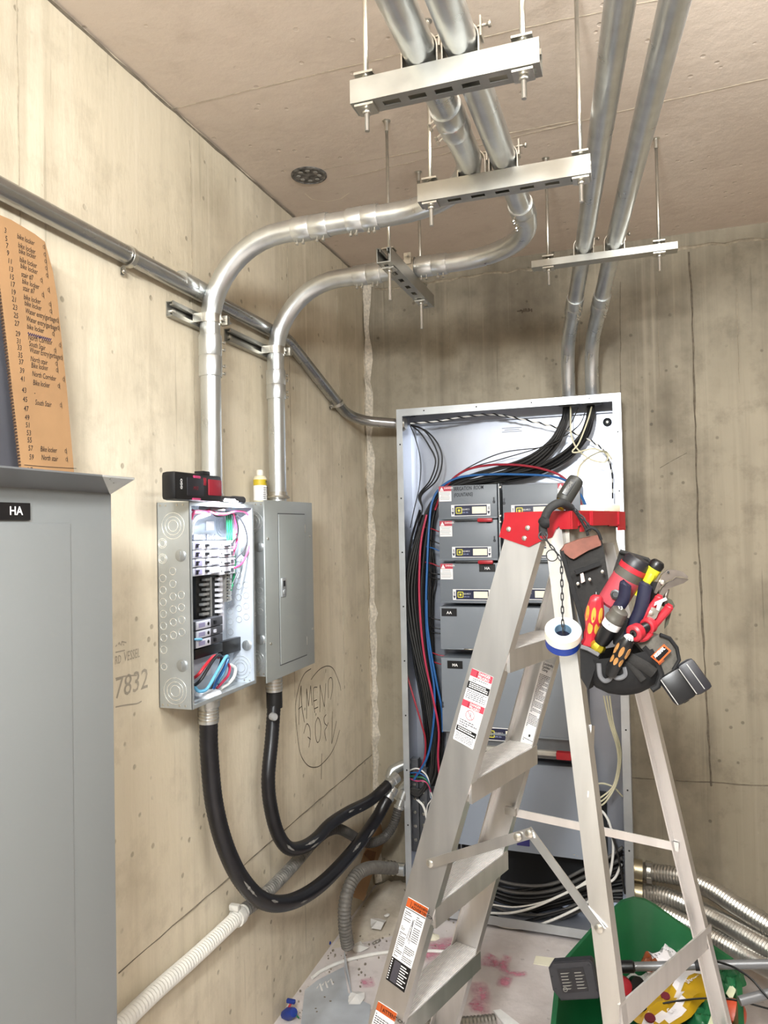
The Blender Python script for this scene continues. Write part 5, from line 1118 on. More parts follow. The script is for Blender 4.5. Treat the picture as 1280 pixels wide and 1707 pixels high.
bowl.add(vs[:n_]+vi+vb_, [(j, n_+j, n_+(j+1) % n_, (j+1) % n_) for j in range(n_)]+[(n_+j, 2*n_+j, 2*n_+(j+1) % n_, n_+(j+1) % n_) for j in range(n_)]+[tuple(range(2*n_, 3*n_))], True)
bowl.build('pouch_body', m_nyl, pouch)
def front(pts, off=.0):                               # pixel polyline -> points just in front of the bowl
    out = []
    for px, py in pts:
        d_ = ray(px, py); best = None
        for t_ in [1.25+.002*i for i in range(120)]:
            p_ = CAM+d_*t_; r_ = p_-cM; a_, b_, h_ = r_.dot(ax_)/hw, r_.dot(fr_)/.044, r_.dot(dn)/dep
            k_ = 1.02 if h_ < .5 else max(.02, math.sqrt(max(0, 1-((h_-.5)/.5)**2)))
            if a_*a_+b_*b_ <= k_*k_: best = p_; break
        out.append((best or CAM+d_*1.36)-d_.normalized()*(.002+off))
    return out
for pts in ([(998, 1106), (1000, 1126), (1008, 1135), (1018, 1130), (1019, 1116)], [(1020, 1116), (1024, 1128), (1034, 1130), (1042, 1124), (1040, 1112)]):
    MB().tube(spline(front(pts), 5), .0042, 6, flat=.5).build('loop', m_trim, pouch)
MB().tube(spline(front([(1048, 1096), (1062, 1104), (1076, 1112), (1090, 1122)]), 4), .010, 8, flat=.35).build('webbing_band', m_nyl2, pouch)
MB().tube(spline(front([(1046, 1100), (1058, 1116), (1072, 1134)]), 4), .006, 8, flat=.35).build('webbing_band', m_nyl2, pouch)
slab('side_pocket', [(966, 1075), (990, 1080), (1000, 1092), (990, 1120), (980, 1150), (968, 1130)], 1.425, 1.415, .03, m_nyl, pouch)
MB().tube([Y(px, py, 1.412) for px, py in ((968, 1078), (980, 1082), (998, 1092))], .004, 6).build('binding', m_trim, pouch)
hol = slab('holster', [(1062, 1072), (1100, 1058), (1116, 1064), (1128, 1080), (1132, 1100), (1120, 1118), (1104, 1128), (1085, 1100)], 1.40, 1.43, .022, m_canv, pouch)
MB().tube([Y(px, py, 1.405+.0003*(px-1062)) for px, py in ((1072, 1078), (1084, 1092), (1096, 1108), (1102, 1124), (1096, 1144), (1086, 1150))], .006, 8).build('binding', m_nyl, pouch)
MB().tube([Y(px, py, 1.412+.0003*(px-1100)) for px, py in ((1100, 1058), (1116, 1064), (1128, 1080), (1132, 1100), (1122, 1117))], .0035, 8).build('binding', m_nyl, pouch)
slab('badge', [(1085, 1095), (1107, 1074), (1119, 1085), (1098, 1106)], 1.398, 1.406, .003, m_org, pouch)
slab('badge_field', [(1089, 1095), (1107, 1078), (1115, 1085), (1098, 1102)], 1.397, 1.405, .003, m_black, pouch)
a_, b_ = Y(1092.5, 1097, 1.3945), Y(1111, 1079.5, 1.4015); u_ = (b_-a_).normalized(); n_b = V((.15, -1, .1)); v2 = (n_b.cross(u_)).normalized()
text('ARSENAL', a_, u_, v2, .0085, m_white, pouch, wide=.68, bold=.03)
text('SERIES', Y(1099, 1109, 1.396), u_, v2, .005, m_org, pouch, wide=.9)
# handle strap and chains over the cap
strap = thing('carry_strap', 'black padded strap looped over the red ladder cap', 'strap', Y(925, 870, 1.46))
MB().tube(spline([Y(906, 893, 1.462), Y(905, 880, 1.462), Y(907, 868, 1.462), Y(913, 852, 1.462), Y(922, 843, 1.465), Y(934, 838, 1.47), Y(944, 842, 1.49), Y(952, 850, 1.515)], 6), .0085, 12).build('padding', M('strap_foam', '2c2c2c', .8, 0, .25, 90, bump=.3), strap)
MB().tube(spline([Y(904, 868, 1.459), Y(907, 872, 1.4525), Y(914, 872, 1.455)], 5), .0098, 10, flat=.9).build('cuff', m_nyl, strap)
for px, py, qd in ((948, 846, 0), (955, 853, .8)): pass
MB().lathe2(Y(905, 893, 1.455), (.2, -1, .2), [(-.002, .007), (-.002, .0095), (.002, .0095), (.002, .007)], 16).build('buckle_ring', m_dark, strap)
def chain(parent, P_, name='link', r=.0012, L=.0115, wd=.0040):
    for i, (p_, t_, n_l) in enumerate(P_):
        s_ = t_.cross(n_l).normalized(); pts = []
        for j in range(12):
            q_ = 2*PI*j/12; pts.append(p_+t_*(math.sin(q_)*L*.5+(.0022 if math.sin(q_) > 0 else -.0022))+s_*(math.cos(q_)*wd*.55))
        MB().tube(pts, r, 5, closed=True).build(name, m_dark, parent)
def chain_along(parent, pts, step=.0125, **k):
    D = dense(pts, step); out = []
    for i in range(len(D)-1):
        t_ = (D[i+1]-D[i]).normalized(); n_l = V((.15, -1, .05)) if i % 2 == 0 else V((1, .15, .0)); n_l = (n_l-t_*n_l.dot(t_)).normalized()
        out.append(((D[i]+D[i+1])/2, t_, n_l))
    chain(parent, out, **k)
ch = thing('chain', 'black chain hanging down from the strap with tape rolls at its end', 'chain', Y(938, 1050, 1.425))
chain_along(ch, [Y(905, 892, 1.452), Y(915, 906, 1.445), Y(928, 922, 1.438), Y(935, 935, 1.432), Y(936, 960, 1.428), Y(937, 1000, 1.427), Y(938, 1058, 1.427)])
MB().lathe2(Y(920, 926, 1.436), (.3, -1, .1), [(-.001, .0098), (-.001, .0118), (.001, .0118), (.001, .0098)], 20).build('split_ring', m_dark, ch)
ch2 = thing('chain', 'short black chain from the ladder cap to the brown leather flap', 'chain', Y(975, 870, 1.47))
chain_along(ch2, [Y(952, 842, 1.51), Y(962, 854, 1.485), Y(972, 864, 1.475), Y(980, 875, 1.472), Y(984, 888, 1.474)], step=.011, r=.0015)
MB().tube([Y(952, 842, 1.505), Y(965, 862, 1.482), Y(977, 882, 1.474), Y(980, 893, 1.476)], .0028, 6).build('cord', m_nyl, ch2)
MB().tube(spline([Y(976, 884, 1.472), Y(986, 880, 1.472), Y(996, 886, 1.474), Y(1002, 900, 1.478)], 5), .0030, 6).build('clip', m_nyl, ch2)
ax_t = V((.10, -.60, .78)).normalized()
c_ = Y(938.5, 1050, 1.423)
tw_ = thing('tape_roll', 'white tape roll hanging on the chain above a blue roll', 'tape roll', c_-ax_t*.016)
MB().lathe2(c_-ax_t*.018, ax_t, [(0, .0165), (0, .0335), (.018, .0335), (.018, .0165)], 36).build('tape', M('white_tape', 'e6e2d4', .6, 0, .03), tw_)
MB().lathe2(c_-ax_t*.018, ax_t, [(0, .0152), (0, .0165), (.017, .0165), (.017, .0152)], 32).build('core', M('pale_blue_core', '86a9c4', .5), tw_)
tb = thing('tape_roll', 'blue tape roll hanging on the chain under the white roll', 'tape roll', c_-ax_t*.034)
MB().lathe2(c_-ax_t*.0365, ax_t, [(0, .0160), (0, .0325), (.018, .0325), (.018, .0160)], 36).build('tape', M('blue_tape', '1f47b0', .45, 0, .05), tb)
MB().lathe2(c_-ax_t*.0365, ax_t, [(0, .0150), (0, .0160), (.0175, .0160), (.0175, .0150)], 32).build('core', M('dark_blue_core', '24304f', .5), tb)
# the tools
def tool(name, label, cat, px, y):
    t = thing(name, label, cat, Y(px[0], px[1], y)); return t
def ln(a, b, ya_, yb_=None): A_, B_ = Y(*a, ya_), Y(*b, yb_ if yb_ is not None else ya_); return A_, (B_-A_), (B_-A_).length
def inlays(parent, A_, d_, L, rows_, mat, view=V((0, -1, 0))):
    t_ = d_.normalized(); x_ = (view-t_*view.dot(t_)).normalized(); y_ = t_.cross(x_)
    for h_, r_, ang, ln_, wd in rows_:
        for a in ang:
            n_l = x_*math.cos(a)+y_*math.sin(a); s_ = t_.cross(n_l); c0 = A_+d_*h_+n_l*r_
            vs_ = [c0+t_*(math.cos(2*PI*j/12)*ln_)+s_*(math.sin(2*PI*j/12)*wd)-n_l*(.0012*abs(math.sin(2*PI*j/12))) for j in range(12)]
            MB().prism(vs_, n_l*.0012).build('grip_inlay', mat, parent)
m_tan = M('tan_rubber', 'c08a4c', .6); m_yin = M('yellow_rubber', 'd9a83e', .55); m_dred = M('tool_red', 'c42a38', .4, 0, .06); m_navyh = M('navy_grip', '20223c', .5, 0, .15)
A_, d_, L = ln((995, 992), (984, 1078), 1.425, 1.44)
t = tool('screwdriver', 'red and yellow screwdriver handle standing leftmost in the pouch', 'screwdriver', (984, 1078), 1.44)
MB().lathe(A_, d_, [(0, 0), (.001, .008), (.005, .0118), (.012, .0128), (L*.28, .0165), (L*.42, .0178), (L*.55, .0150), (L*.65, .0135), (L*.75, .0150), (L*.85, .0140), (L*.93, .0180), (L, .0165)], 8).build('handle', m_dred, t)
inlays(t, A_, d_, L, [(.34, .0168, (-.75, .05, .85), .015, .0042), (.60, .0140, (-.6, .3), .012, .005)], m_yin)
text('1', A_+d_.normalized()*-.0005+V((-.003, 0, .001)), V((1, 0, 0)), V((0, .2, 1)), .006, m_white, t)
MB().cyl(A_+d_, A_+d_*1.25, .003, 8).build('shaft', zinc, t)
A_, d_, L = ln((1035, 1016), (993, 1084), 1.40, 1.425)
t = tool('ratchet_screwdriver', 'stubby black screwdriver with white band and gold collar in the pouch', 'screwdriver', (993, 1084), 1.425)
MB().lathe(A_, d_, [(0, 0), (.0005, .012), (.003, .0155), (.010, .0165), (L*.18, .0165), (L*.20, .0178), (L*.27, .0178)], 18).build('end_knob', M('grey_knob', '55524c', .45, .3, .1), t)
MB().lathe(A_, d_, [(L*.27, .0172), (L*.42, .0168)], 18).build('white_band', m_white, t)
MB().lathe(A_, d_, [(L*.42, .0162), (L*.60, .0160), (L*.78, .0140), (L*.82, .0110)], 12).build('barrel', m_black, t)
MB().lathe(A_, d_, [(L*.82, .0110), (L*.86, .0135), (L*.92, .0142), (L*.98, .0125), (L, .008)], 8).build('collar', M('gold_collar', 'b9a52e', .3, .6), t)
tt = d_.normalized(); text('33', A_-tt*.0006+V((-.006, 0, -.001)), V((1, 0, 0)), V((0, .4, 1)), .009, m_white, t)
text('H', A_+d_*.38+V((-.003, -.0175, 0)), V((.85, 0, .5)), V((-.5, 0, .85)), .008, m_black, t)
A_, d_, L = ln((1050, 1060), (1016, 1124), 1.378, 1.40)
t = tool('nut_driver', 'small black screwdriver with tan grips and white butt in front of the pouch', 'screwdriver', (1016, 1124), 1.40)
MB().lathe(A_, d_, [(0, .0062), (.003, .0085), (.006, .0105), (L*.25, .0140), (L*.38, .0148), (L*.5, .0125), (L*.62, .0118), (L*.75, .0125), (L*.9, .0120), (L, .010)], 10).build('handle', m_black, t)
MB().lathe(A_, d_, [(-.001, 0), (-.0005, .006), (.004, .0092), (.007, .0100)], 12).build('butt', M('white_butt', 'e6e2da', .5), t)
inlays(t, A_, d_, L, [(.34, .0142, (-.8, .05, .9), .011, .0038), (.60, .0118, (-.7, .15, .9), .008, .0036)], m_tan)
# navy plier handles
t = tool('linesman_pliers', 'pliers standing handles up with two navy grips in the pouch', 'pliers', (1045, 1060), 1.43)
for a_, b_, r_ in (((1044, 972), (1022, 1022), .0115), ((1078, 972), (1042, 1064), .0125)):
    A_, d_, L = ln(a_, b_, 1.425, 1.44); mid = A_+d_*.5+V((.006, 0, -.003))
    MB().tube(spline([A_, A_+d_*.08, mid, A_+d_], 6), [r_*.45]+[r_*.8]*3+[r_]*12+[r_*.9]*3, 12, flat=.75).build('grip', m_navyh, t)
MB().box(Y(1035, 1052, 1.44), (.03, .014, .05), None, .004).build('pivot', m_dark, t)
A_, d_, L = ln((1092, 970), (1072, 1030), 1.45, 1.455)
t = tool('snips', 'dark gripped tool half hidden behind the navy pliers', 'pliers', (1072, 1030), 1.455)
MB().tube(spline([A_, A_+d_*.3+V((.003, 0, 0)), A_+d_], 5), .009, 10, flat=.7).build('grip', m_black, t)
MB().cyl(A_+d_, A_+d_*1.3, .005, 8).build('shank', m_dark, t)
# red tool with bands and black back box
t = tool('laser_level', 'red and black banded tool body at the back of the pouch', 'power tool', (1012, 1015), 1.47)
A_, d_, L = ln((1063, 935), (1016, 1010), 1.462, 1.47)
MB().lathe(A_, d_, [(-.006, .020), (0, .025), (L*.12, .026)], 20).build('black_band', M('charcoal_plastic', '232228', .45, 0, .1), t)
MB().lathe(A_, d_, [(L*.12, .027), (L*.22, .027)], 20).build('red_band', m_dred, t)
MB().lathe(A_, d_, [(L*.22, .0262), (L*.38, .0265)], 20).build('grey_band', M('olive_grey', '57544c', .6), t)
MB().lathe(A_, d_, [(L*.38, .0275), (L*.95, .0270), (L, .022)], 20).build('body', M('faded_red', 'c04a56', .45, 0, .08), t)
cl = Y(1026, 991, 1.438); MB().lathe(cl, (-.1, -1, .1), [(0, .010), (.004, .0095), (.0045, .006), (.002, .0055), (.002, 0)], 8).build('lens', m_black, t)
slab('back_plate', [(1033, 919), (1080, 934), (1086, 940), (1066, 970), (1040, 985), (1020, 960)], 1.495, 1.50, .014, m_nyl2, t)
MB().tube([Y(1033, 919, 1.488), Y(1080, 933, 1.492), Y(1085, 940, 1.492)], .004, 8).build('plate_rim', m_nyl2, t)
# yellow tool with black cap
t = tool('cable_stripper', 'bright yellow tool with black end cap standing at the back of the pouch', 'hand tool', (1060, 990), 1.47)
A_, d_, L = ln((1097, 938), (1062, 992), 1.458, 1.47)
MB().lathe(A_, d_, [(-.004, 0), (-.003, .010), (.002, .0135), (.012, .0130)], 14).build('end_cap', m_black, t)
MB().lathe(A_, d_, [(.012, .0135), (.030, .0130), (.040, .0105), (L, .0085)], 12).build('body', M('tool_yellow', 'e0d22c', .4, 0, .04), t)
A2, d2, L2_ = ln((1086, 958), (1078, 972), 1.448, 1.45)
MB().lathe(A2, d2, [(-.004, 0), (-.002, .006), (.004, .0075), (L2_+.008, .006)], 10).build('thumb_lever', M('tool_yellow', 'e0d22c', .4, 0, .04), t)
# pump pliers
t = tool('pump_pliers', 'steel pump pliers with open jaws sticking out at the upper right of the pouch', 'pliers', (1090, 1010), 1.45)
m_tst = M('tool_steel', '7d746c', .42, .75, .15, 40)
slab('upper_jaw', [(1096, 972), (1103, 958), (1113, 950), (1126, 950), (1138, 953), (1147, 961), (1146, 965), (1136, 961), (1126, 961), (1119, 966), (1110, 968), (1104, 975), (1094, 990), (1090, 988)], 1.440, 1.450, .007, m_tst, t)
slab('lower_jaw', [(1122, 968), (1128, 963), (1138, 964), (1148, 966), (1140, 972), (1126, 977), (1115, 981), (1108, 990), (1100, 1002), (1094, 999), (1104, 980), (1112, 972)], 1.446, 1.456, .007, m_tst, t)
MB().lathe(Y(1103.5, 971, 1.437), (0, -1, 0), [(-.006, .0045), (.002, .0045), (.003, .003), (.003, 0)], 6).build('pivot_nut', zinc, t)
MB().lathe(Y(1114, 954, 1.440), (0, -1, 0), [(-.004, .002), (.0006, .002)], 8).build('jaw_hole', m_dark, t)
MB().cyl(Y(1112, 982, 1.455), Y(1106, 1010, 1.46), .004, 8).build('handle', m_tst, t)
# red handled cutters with white inlays
t = tool('wire_strippers', 'red and white handled strippers at the right of the pouch', 'pliers', (1072, 1062), 1.43)
for a_, b_, r_ in (((1100, 992), (1066, 1042), .0075), ((1117, 1008), (1082, 1052), .0080)):
    A_, d_, L = ln(a_, b_, 1.425, 1.435)
    MB().tube(spline([A_, A_+d_*.25+V((.004, 0, .003)), A_+d_*.6, A_+d_], 5), [r_*.7]*2+[r_]*14, 10, flat=.8).build('grip', m_dred, t)
slab('inlay', [(1092, 1004), (1110, 996), (1112, 1000), (1104, 1004), (1098, 1018), (1094, 1016), (1096, 1007), (1090, 1010)], 1.412, 1.414, .004, m_white, t)
slab('blade', [(1086, 1012), (1100, 1016), (1094, 1030), (1084, 1038), (1076, 1034)], 1.418, 1.42, .004, zinc, t)
MB().lathe(Y(1085, 1022, 1.415), (0, -1, 0), [(-.004, .004), (.002, .004), (.003, 0)], 8).build('pivot', zinc, t)
slab('clip', [(1112, 996), (1120, 1000), (1125, 1010), (1119, 1020), (1114, 1040), (1108, 1048), (1112, 1020)], 1.44, 1.442, .006, M('olive_clip', '4a4a38', .6), t)
# tubing cutter: two red wheels on a frame
t = tool('tubing_cutter', 'red tubing cutter with two round ends at the front right of the pouch', 'hand tool', (1062, 1068), 1.40)
ax2 = V((-.55, -.8, -.2)).normalized()
c1, c2_ = Y(1060, 1054, 1.388), Y(1081, 1043, 1.405)
MB().lathe2(c1, ax2, [(-.008, .0065), (-.010, .012), (-.007, .0150), (.007, .0155), (.010, .012), (.008, .0065)], 24).build('wheel', m_dred, t)
MB().lathe2(c2_, ax2, [(-.006, .0060), (-.007, .011), (-.005, .0145), (.005, .0145), (.007, .011), (.006, .0060)], 24).build('wheel', m_dred, t)
MB().lathe(c1-ax2*.009, ax2, [(0, .0068), (.018, .0068), (.018, .003), (.014, .003), (.014, 0)], 14).build('hub', m_black, t)
MB().cyl(c1, c2_, .0095, 12).build('ribbed_spindle', m_black, t)
MB().tube(spline([c1+V((.004, 0, -.013)), (c1+c2_)/2+V((.004, .0, -.017)), c2_+V((.004, 0, -.013))], 5), .005, 8).build('frame', m_dred, t)
# black clamshell at the right
cc2 = Y(1139, 1138, 1.425); a1 = (Y(1168, 1118, 1.43)-Y(1112, 1152, 1.42)).normalized(); n1 = V((.25, -.93, .28)); n1 = (n1-a1*n1.dot(a1)).normalized(); b1 = n1.cross(a1).normalized()
t = thing('clamshell_case', 'small black ribbed case with silver seams hanging right of the pouch', 'case', cc2-V((0, 0, .035)))
MB().box(cc2+a1*-.013, (.042, .056, .036), (a1, b1, n1), .008).build('case_half', m_black, t); MB().box(cc2+a1*.021, (.032, .060, .038), (a1, b1, n1), .008).build('case_half', M('charcoal_plastic', '232228', .45, 0, .1), t)
for k_ in (-.031, .006, .022): MB().box(cc2+a1*k_+n1*.0178, (.0014, .050, .0040), (a1, b1, n1)).build('silver_seam', m_alu, t)
MB().box(cc2+a1*-.015-b1*.0285+n1*.004, (.010, .002, .004), (a1, b1, n1)).build('slot', m_dark, t)
MB().tube([cc2+a1*.0+b1*.024, Y(1112, 1112, 1.43), Y(1100, 1106, 1.435)], .0035, 6).build('tether', m_nyl, t)
# cord connector and the flat white box on the cap
A_, d_, L = ln((962, 797), (938, 836), 1.515, 1.50)
t = tool('cord_connector', 'black cylindrical cord connector with yellow collar lying on the red cap', 'connector', (940, 838), 1.5)
MB().lathe(A_, d_, [(-.002, 0), (-.001, .009), (.002, .0145), (.006, .0160), (.012, .0165), (L*.9, .0165), (L, .0145)], 14).build('barrel', M('dark_grey_rubber', '3c3c38', .5, .1, .15), t)
MB().lathe(A_, d_, [(L, .012), (L+.006, .0125), (L+.016, .010)], 10).build('collar', M('gold_collar', 'b9a52e', .3, .6), t)
t_ = d_.normalized(); n_l = V((.1, -1, .15)); n_l = (n_l-t_*n_l.dot(t_)).normalized(); sx = n_l.cross(t_)
fp = MB().box(A_+d_*.52+n_l*.0150+sx*-.003, (L*.62, .012, .0045), (t_, sx, n_l), .001).build('name_plate', m_black, t)
text('TONGHE', A_+d_*.80+n_l*.0176+sx*-.0006, -t_, (-t_).cross(n_l)*-1, .008, M('dim_print', '8f8c84', .5), t, wide=.85)
MB().box(LP(-.115, .105, LT+.0085), (.055, .105, .016), (U_, VD, UP), .002).build('white_box', m_cream, None, 'flat white box lying on the far end of the red ladder cap', 'box')
# ---------------------------------------------------------------- wheelbarrow tray with its load
m_grn = M('green_tray_plastic', '17673a', .38, 0, .12, 7, bump=.05)
def Zp(px, py, z): return at(px, py, 'z', z-.11)
rim = [Zp(1236, 1722, .47), Zp(1232, 1640, .49), Zp(1218, 1598, .50), Zp(1160, 1558, .53), Zp(1092, 1509, .565), Zp(1074, 1499, .575), Zp(1056, 1496, .575), Zp(1036, 1502, .565), Zp(990, 1545, .53), Zp(940, 1602, .50), Zp(928, 1650, .49), Zp(921, 1722, .47)]
rim += [V((rim[-1].x+.06, rim[-1].y-.04, .36)), V((rim[0].x-.06, rim[-1].y-.04, .36))]
cen = sum(rim, V((0, 0, 0)))/len(rim)
n = len(rim)
tray = thing('wheelbarrow', 'green wheelbarrow tray full of rubbish behind the ladder legs', 'wheelbarrow', (cen.x, cen.y, 0))
def lerp2(p, k, z): return V((cen.x+(p.x-cen.x)*k, cen.y+(p.y-cen.y)*k, z))
mid = [lerp2(p, .80, p.z-.12) for p in rim]; bot = [lerp2(p, .52, .13) for p in rim]
mb = MB(); o1 = [lerp2(p, 1.03, p.z-.014) for p in rim]; o2 = [lerp2(p, 1.03, p.z) for p in rim]; i1 = [lerp2(p, .975, p.z) for p in rim]
rings = [o1, o2, i1, mid, bot]; vs_ = [p for r_ in rings for p in r_]
fs = []
for i in range(len(rings)-1):
    for j in range(n): fs.append((i*n+j, i*n+(j+1) % n, (i+1)*n+(j+1) % n, (i+1)*n+j))
fs.append(tuple(4*n+j for j in range(n)))
mb.add(vs_, fs, True)
om = [lerp2(p, .84, p.z-.13) for p in rim]; ob = [lerp2(p, .56, .115) for p in rim]
r2_ = [o1, om, ob]; mb.add([p for r_ in r2_ for p in r_], [(i*n+j, (i+1)*n+j, (i+1)*n+(j+1) % n, i*n+(j+1) % n) for i in range(2) for j in range(n)]+[tuple(2*n+n-1-j for j in range(n))], True)
mb.build('tray', m_grn, tray)
m_frame = M('barrow_frame', '3a3b3d', .45, .4, .1)
for s_ in (-1, 1):
    a_ = V((cen.x+s_*.13, cen.y+.12, .13)); MB().tube([a_, V((cen.x+s_*.20, cen.y-.05, .015)), V((cen.x+s_*.16, cen.y-.24, .15))], .013, 8).build('leg', m_frame, tray)
MB().lathe2(V((cen.x-.03, cen.y+.42, .17)), (1, 0, 0), [(0, .09), (0, .165), (.06, .165), (.06, .09)], 24).build('wheel_tyre', m_black, tray)
MB().lathe(V((cen.x-.03, cen.y+.42, .17)), (1, 0, 0), [(.015, .09), (.045, .09)], 20).build('wheel_hub', m_frame, tray)
MB().tube([V((cen.x-.13, cen.y+.12, .12)), V((cen.x-.05, cen.y+.42, .17)), V((cen.x+.05, cen.y+.42, .17)), V((cen.x+.13, cen.y+.12, .12))], .012, 8).build('fork', m_frame, tray)
# black box hung over the tray's left corner
yb2 = 1.88
P4 = [Y(914, 1605, yb2), Y(988, 1600, yb2), Y(996, 1662, yb2-.02), Y(926, 1669, yb2-.02)]
pc = sum(P4, V((0, 0, 0)))/4; ux = (P4[1]-P4[0]).normalized(); uz = (P4[0]-P4[3]); uz = (uz-ux*uz.dot(ux)).normalized(); un = ux.cross(uz)
W_, H_ = (P4[1]-P4[0]).length, (P4[0]-P4[3]).length
t = thing('black_device', 'black rectangular device with a printed plate resting on the green tray corner', 'device', pc-V((0, 0, H_/2)))
def PB(a, b, c): return pc+ux*(a*W_/2)+uz*(b*H_/2)+un*c
out = [(-1, -.45), (-.72, -1), (.92, -1), (1, -.85), (1, .85), (.90, 1), (-.78, 1), (-1, .72)]
MB().prism([PB(a, b, .0) for a, b in out], un*-.034).build('shell', M('charcoal_plastic', '232228', .45, 0, .1), t)
MB().prism([PB(a*.95, b*.93, .0) for a, b in out], un*.003).build('face', M('soft_black_plastic', '2b2a2f', .5, 0, .1), t)
MB().prism([PB(a, b, .003) for a, b in ((-.58, -.62), (.60, -.56), (.56, .66), (-.62, .62))], un*.0012).build('plate', M('plate_black', '1d1b20', .4), t)
mb = MB()
for i in range(6):
    for j in range(2): mb.prism([PB(a, b, .0043) for a, b in ((-.50+.62*j, .42-.16*i), (-.50+.62*j+random.uniform(.28, .45), .42-.16*i), (-.50+.62*j+.30, .37-.16*i), (-.50+.62*j, .37-.16*i))], un*.0003)
mb.build('plate_print', M('dim_print', '8f8c84', .5), t)
mb = MB(); ribbon(mb, [PB(-.42+.09*math.cos(q*PI/8), -.42+.11*math.sin(q*PI/8), .0045) for q in range(17)], un, .0015); mb.build('round_mark', M('dim_print', '8f8c84', .5), t)
for a, b in ((-.9, .3), (-.85, -.4), (.82, .72), (.9, -.55)): MB().lathe(PB(a, b, .003), un, [(0, .003), (.001, .002)], 8).build('screw_hole', m_dark, t)
# crumpled bags
def bag(name, label, pts, wd, z0, z1, mats, lift=.03, seed=1, cat='bag', deco=None):
    """a half-empty pillow bag: a wrinkled sheet pair along the line pts[0] -> pts[1]"""
    rnd = random.Random(seed); a, b = V(pts[0]), V(pts[1]); t_ = (b-a).normalized(); s_ = V((t_.y, -t_.x, 0)).normalized()
    if s_.y > 0: s_ = -s_
    up = s_.cross(t_); up = up if up.z > 0 else -up
    up = (up+V((0, -.25, 0))).normalized(); nu, nv = 14, 9; L = (b-a).length; top = []; bt = []
    ph = [rnd.uniform(0, 6) for _ in range(6)]
    for i in range(nu+1):
        for j in range(nv+1):
            u, v_ = i/nu, j/nv*2-1; e = (1-abs(2*u-1)**4)*(1-abs(v_)**3)
            wr = .006*math.sin(9*u+ph[0]+3*v_)+.005*math.sin(17*u+ph[1]-5*v_)+.004*math.sin(11*v_+ph[2]+6*u)
            w2 = wd*(.86+.14*math.sin(3*u+ph[3]))
            p_ = a+t_*(u*L)+s_*(v_*w2/2+.006*math.sin(12*u+ph[4]))
            top.append(p_+up*(lift*e+wr*(.4+e))); bt.append(p_+up*(-lift*.5*e+wr*.3))
    mb = MB(); m_ = nv+1
    for k, S in ((0, top), (1, bt)):
        for i in range(nu):
            for j in range(nv):
                mb.m = (deco(i/nu, j/nv) if deco and k == 0 else 0)
                mb.add([S[i*m_+j], S[i*m_+j+1], S[(i+1)*m_+j+1], S[(i+1)*m_+j]], [(0, 1, 2, 3)], True)
    mb.m = 0
    t = thing(name, label, cat, (a+b)/2-V((0, 0, lift)))
    mb.build('wrapper', mats, t)
    return t, top, m_, up
m_ybag = M('yellow_foil', 'd3a81f', .32, 0, .10, 12); m_wbag = M('white_foil', 'dcd8da', .38, 0, .06, 12); m_obag = M('brown_orange_foil', 'a5552a', .35, 0, .3, 30)
def dec(u, v_):
    w_ = .5+.22*math.sin(u*7)
    return 1 if abs(v_-w_) < .13 else 0
a_, b_ = Zp(1075, 1712, .43), Zp(1185, 1618, .45)
t, topv, m_, up_ = bag('snack_bag', 'crumpled yellow snack bag with a white wave in the green tray', (a_, b_), .15, 0, 0, [m_ybag, m_wbag], .028, 3, deco=dec)
for k, (s_, iu, jv, sz) in enumerate((('CRUNCH', 3, 7, .022), ('GRAINS', 4, 1, .016), ('SNACK', 8, 6, .018))):
    p_ = topv[iu*m_+jv]+up_*.010; u_ = (b_-a_).normalized(); text(s_, p_, u_, up_.cross(u_), sz, m_wbag, t, wide=.9, bold=.02)
MB().lathe(topv[1*m_+5]+up_*.004, up_, [(0, .014), (.003, .013), (.004, 0)], 14).build('round_print', M('maroon_print', '7a2233', .45), t)
MB().lathe(topv[5*m_+3]+up_*.004, up_, [(0, .012), (.003, .011), (.004, 0)], 14).build('round_print', M('maroon_print', '7a2233', .45), t)
t, topv, m_, up_ = bag('paper_wrapper', 'white printed wrapper behind the yellow snack bag', (Zp(1062, 1690, .40), Zp(1150, 1622, .42)), .09, 0, 0, [m_wbag, m_obag], .022, 5, 'wrapper')
mb = MB()
for i in range(2, 13):
    p_, q_ = topv[i*m_+1], topv[i*m_+4]; ribbon(mb, [p_+up_*.004, p_.lerp(q_, .5)+up_*.005, q_+up_*.004], up_, .0022)
mb.build('fine_print', m_gpr, t)
t, topv, m_, up_ = bag('paper_wrapper', 'small white and brown wrapper at the back of the green tray above the grey pole', (Zp(1068, 1612, .46), Zp(1128, 1588, .47)), .07, 0, 0, [m_wbag, m_obag], .02, 8, 'wrapper', deco=lambda u, v_: 1 if u < .3 else 0)
mb = MB()
for i in range(5, 13):
    p_, q_ = topv[i*m_+1], topv[i*m_+6]; ribbon(mb, [p_+up_*.004, p_.lerp(q_, .5)+up_*.005, q_+up_*.004], up_, .0022)
mb.build('fine_print', m_gpr, t)
t, topv, m_, up_ = bag('paper_wrapper', 'crumpled white paper below the grey pole in the green tray', (Zp(1052, 1640, .42), Zp(1110, 1630, .43)), .07, 0, 0, [M('white_paper', 'dcdad6', .7), m_wbag], .02, 11, 'wrapper')
t, topv, m_, up_ = bag('green_pouch', 'green plastic pouch at the right end of the green tray', (Zp(1205, 1655, .46), Zp(1228, 1618, .48)), .07, 0, 0, [M('green_foil', '2c7a4c', .35)], .025, 12, 'bag')
t, topv, m_, up_ = bag('green_pouch', 'dark green plastic pouch beside the yellow snack bag', (Zp(1165, 1720, .40), Zp(1185, 1668, .42)), .08, 0, 0, [M('green_foil', '2c7a4c', .35)], .03, 14, 'bag')
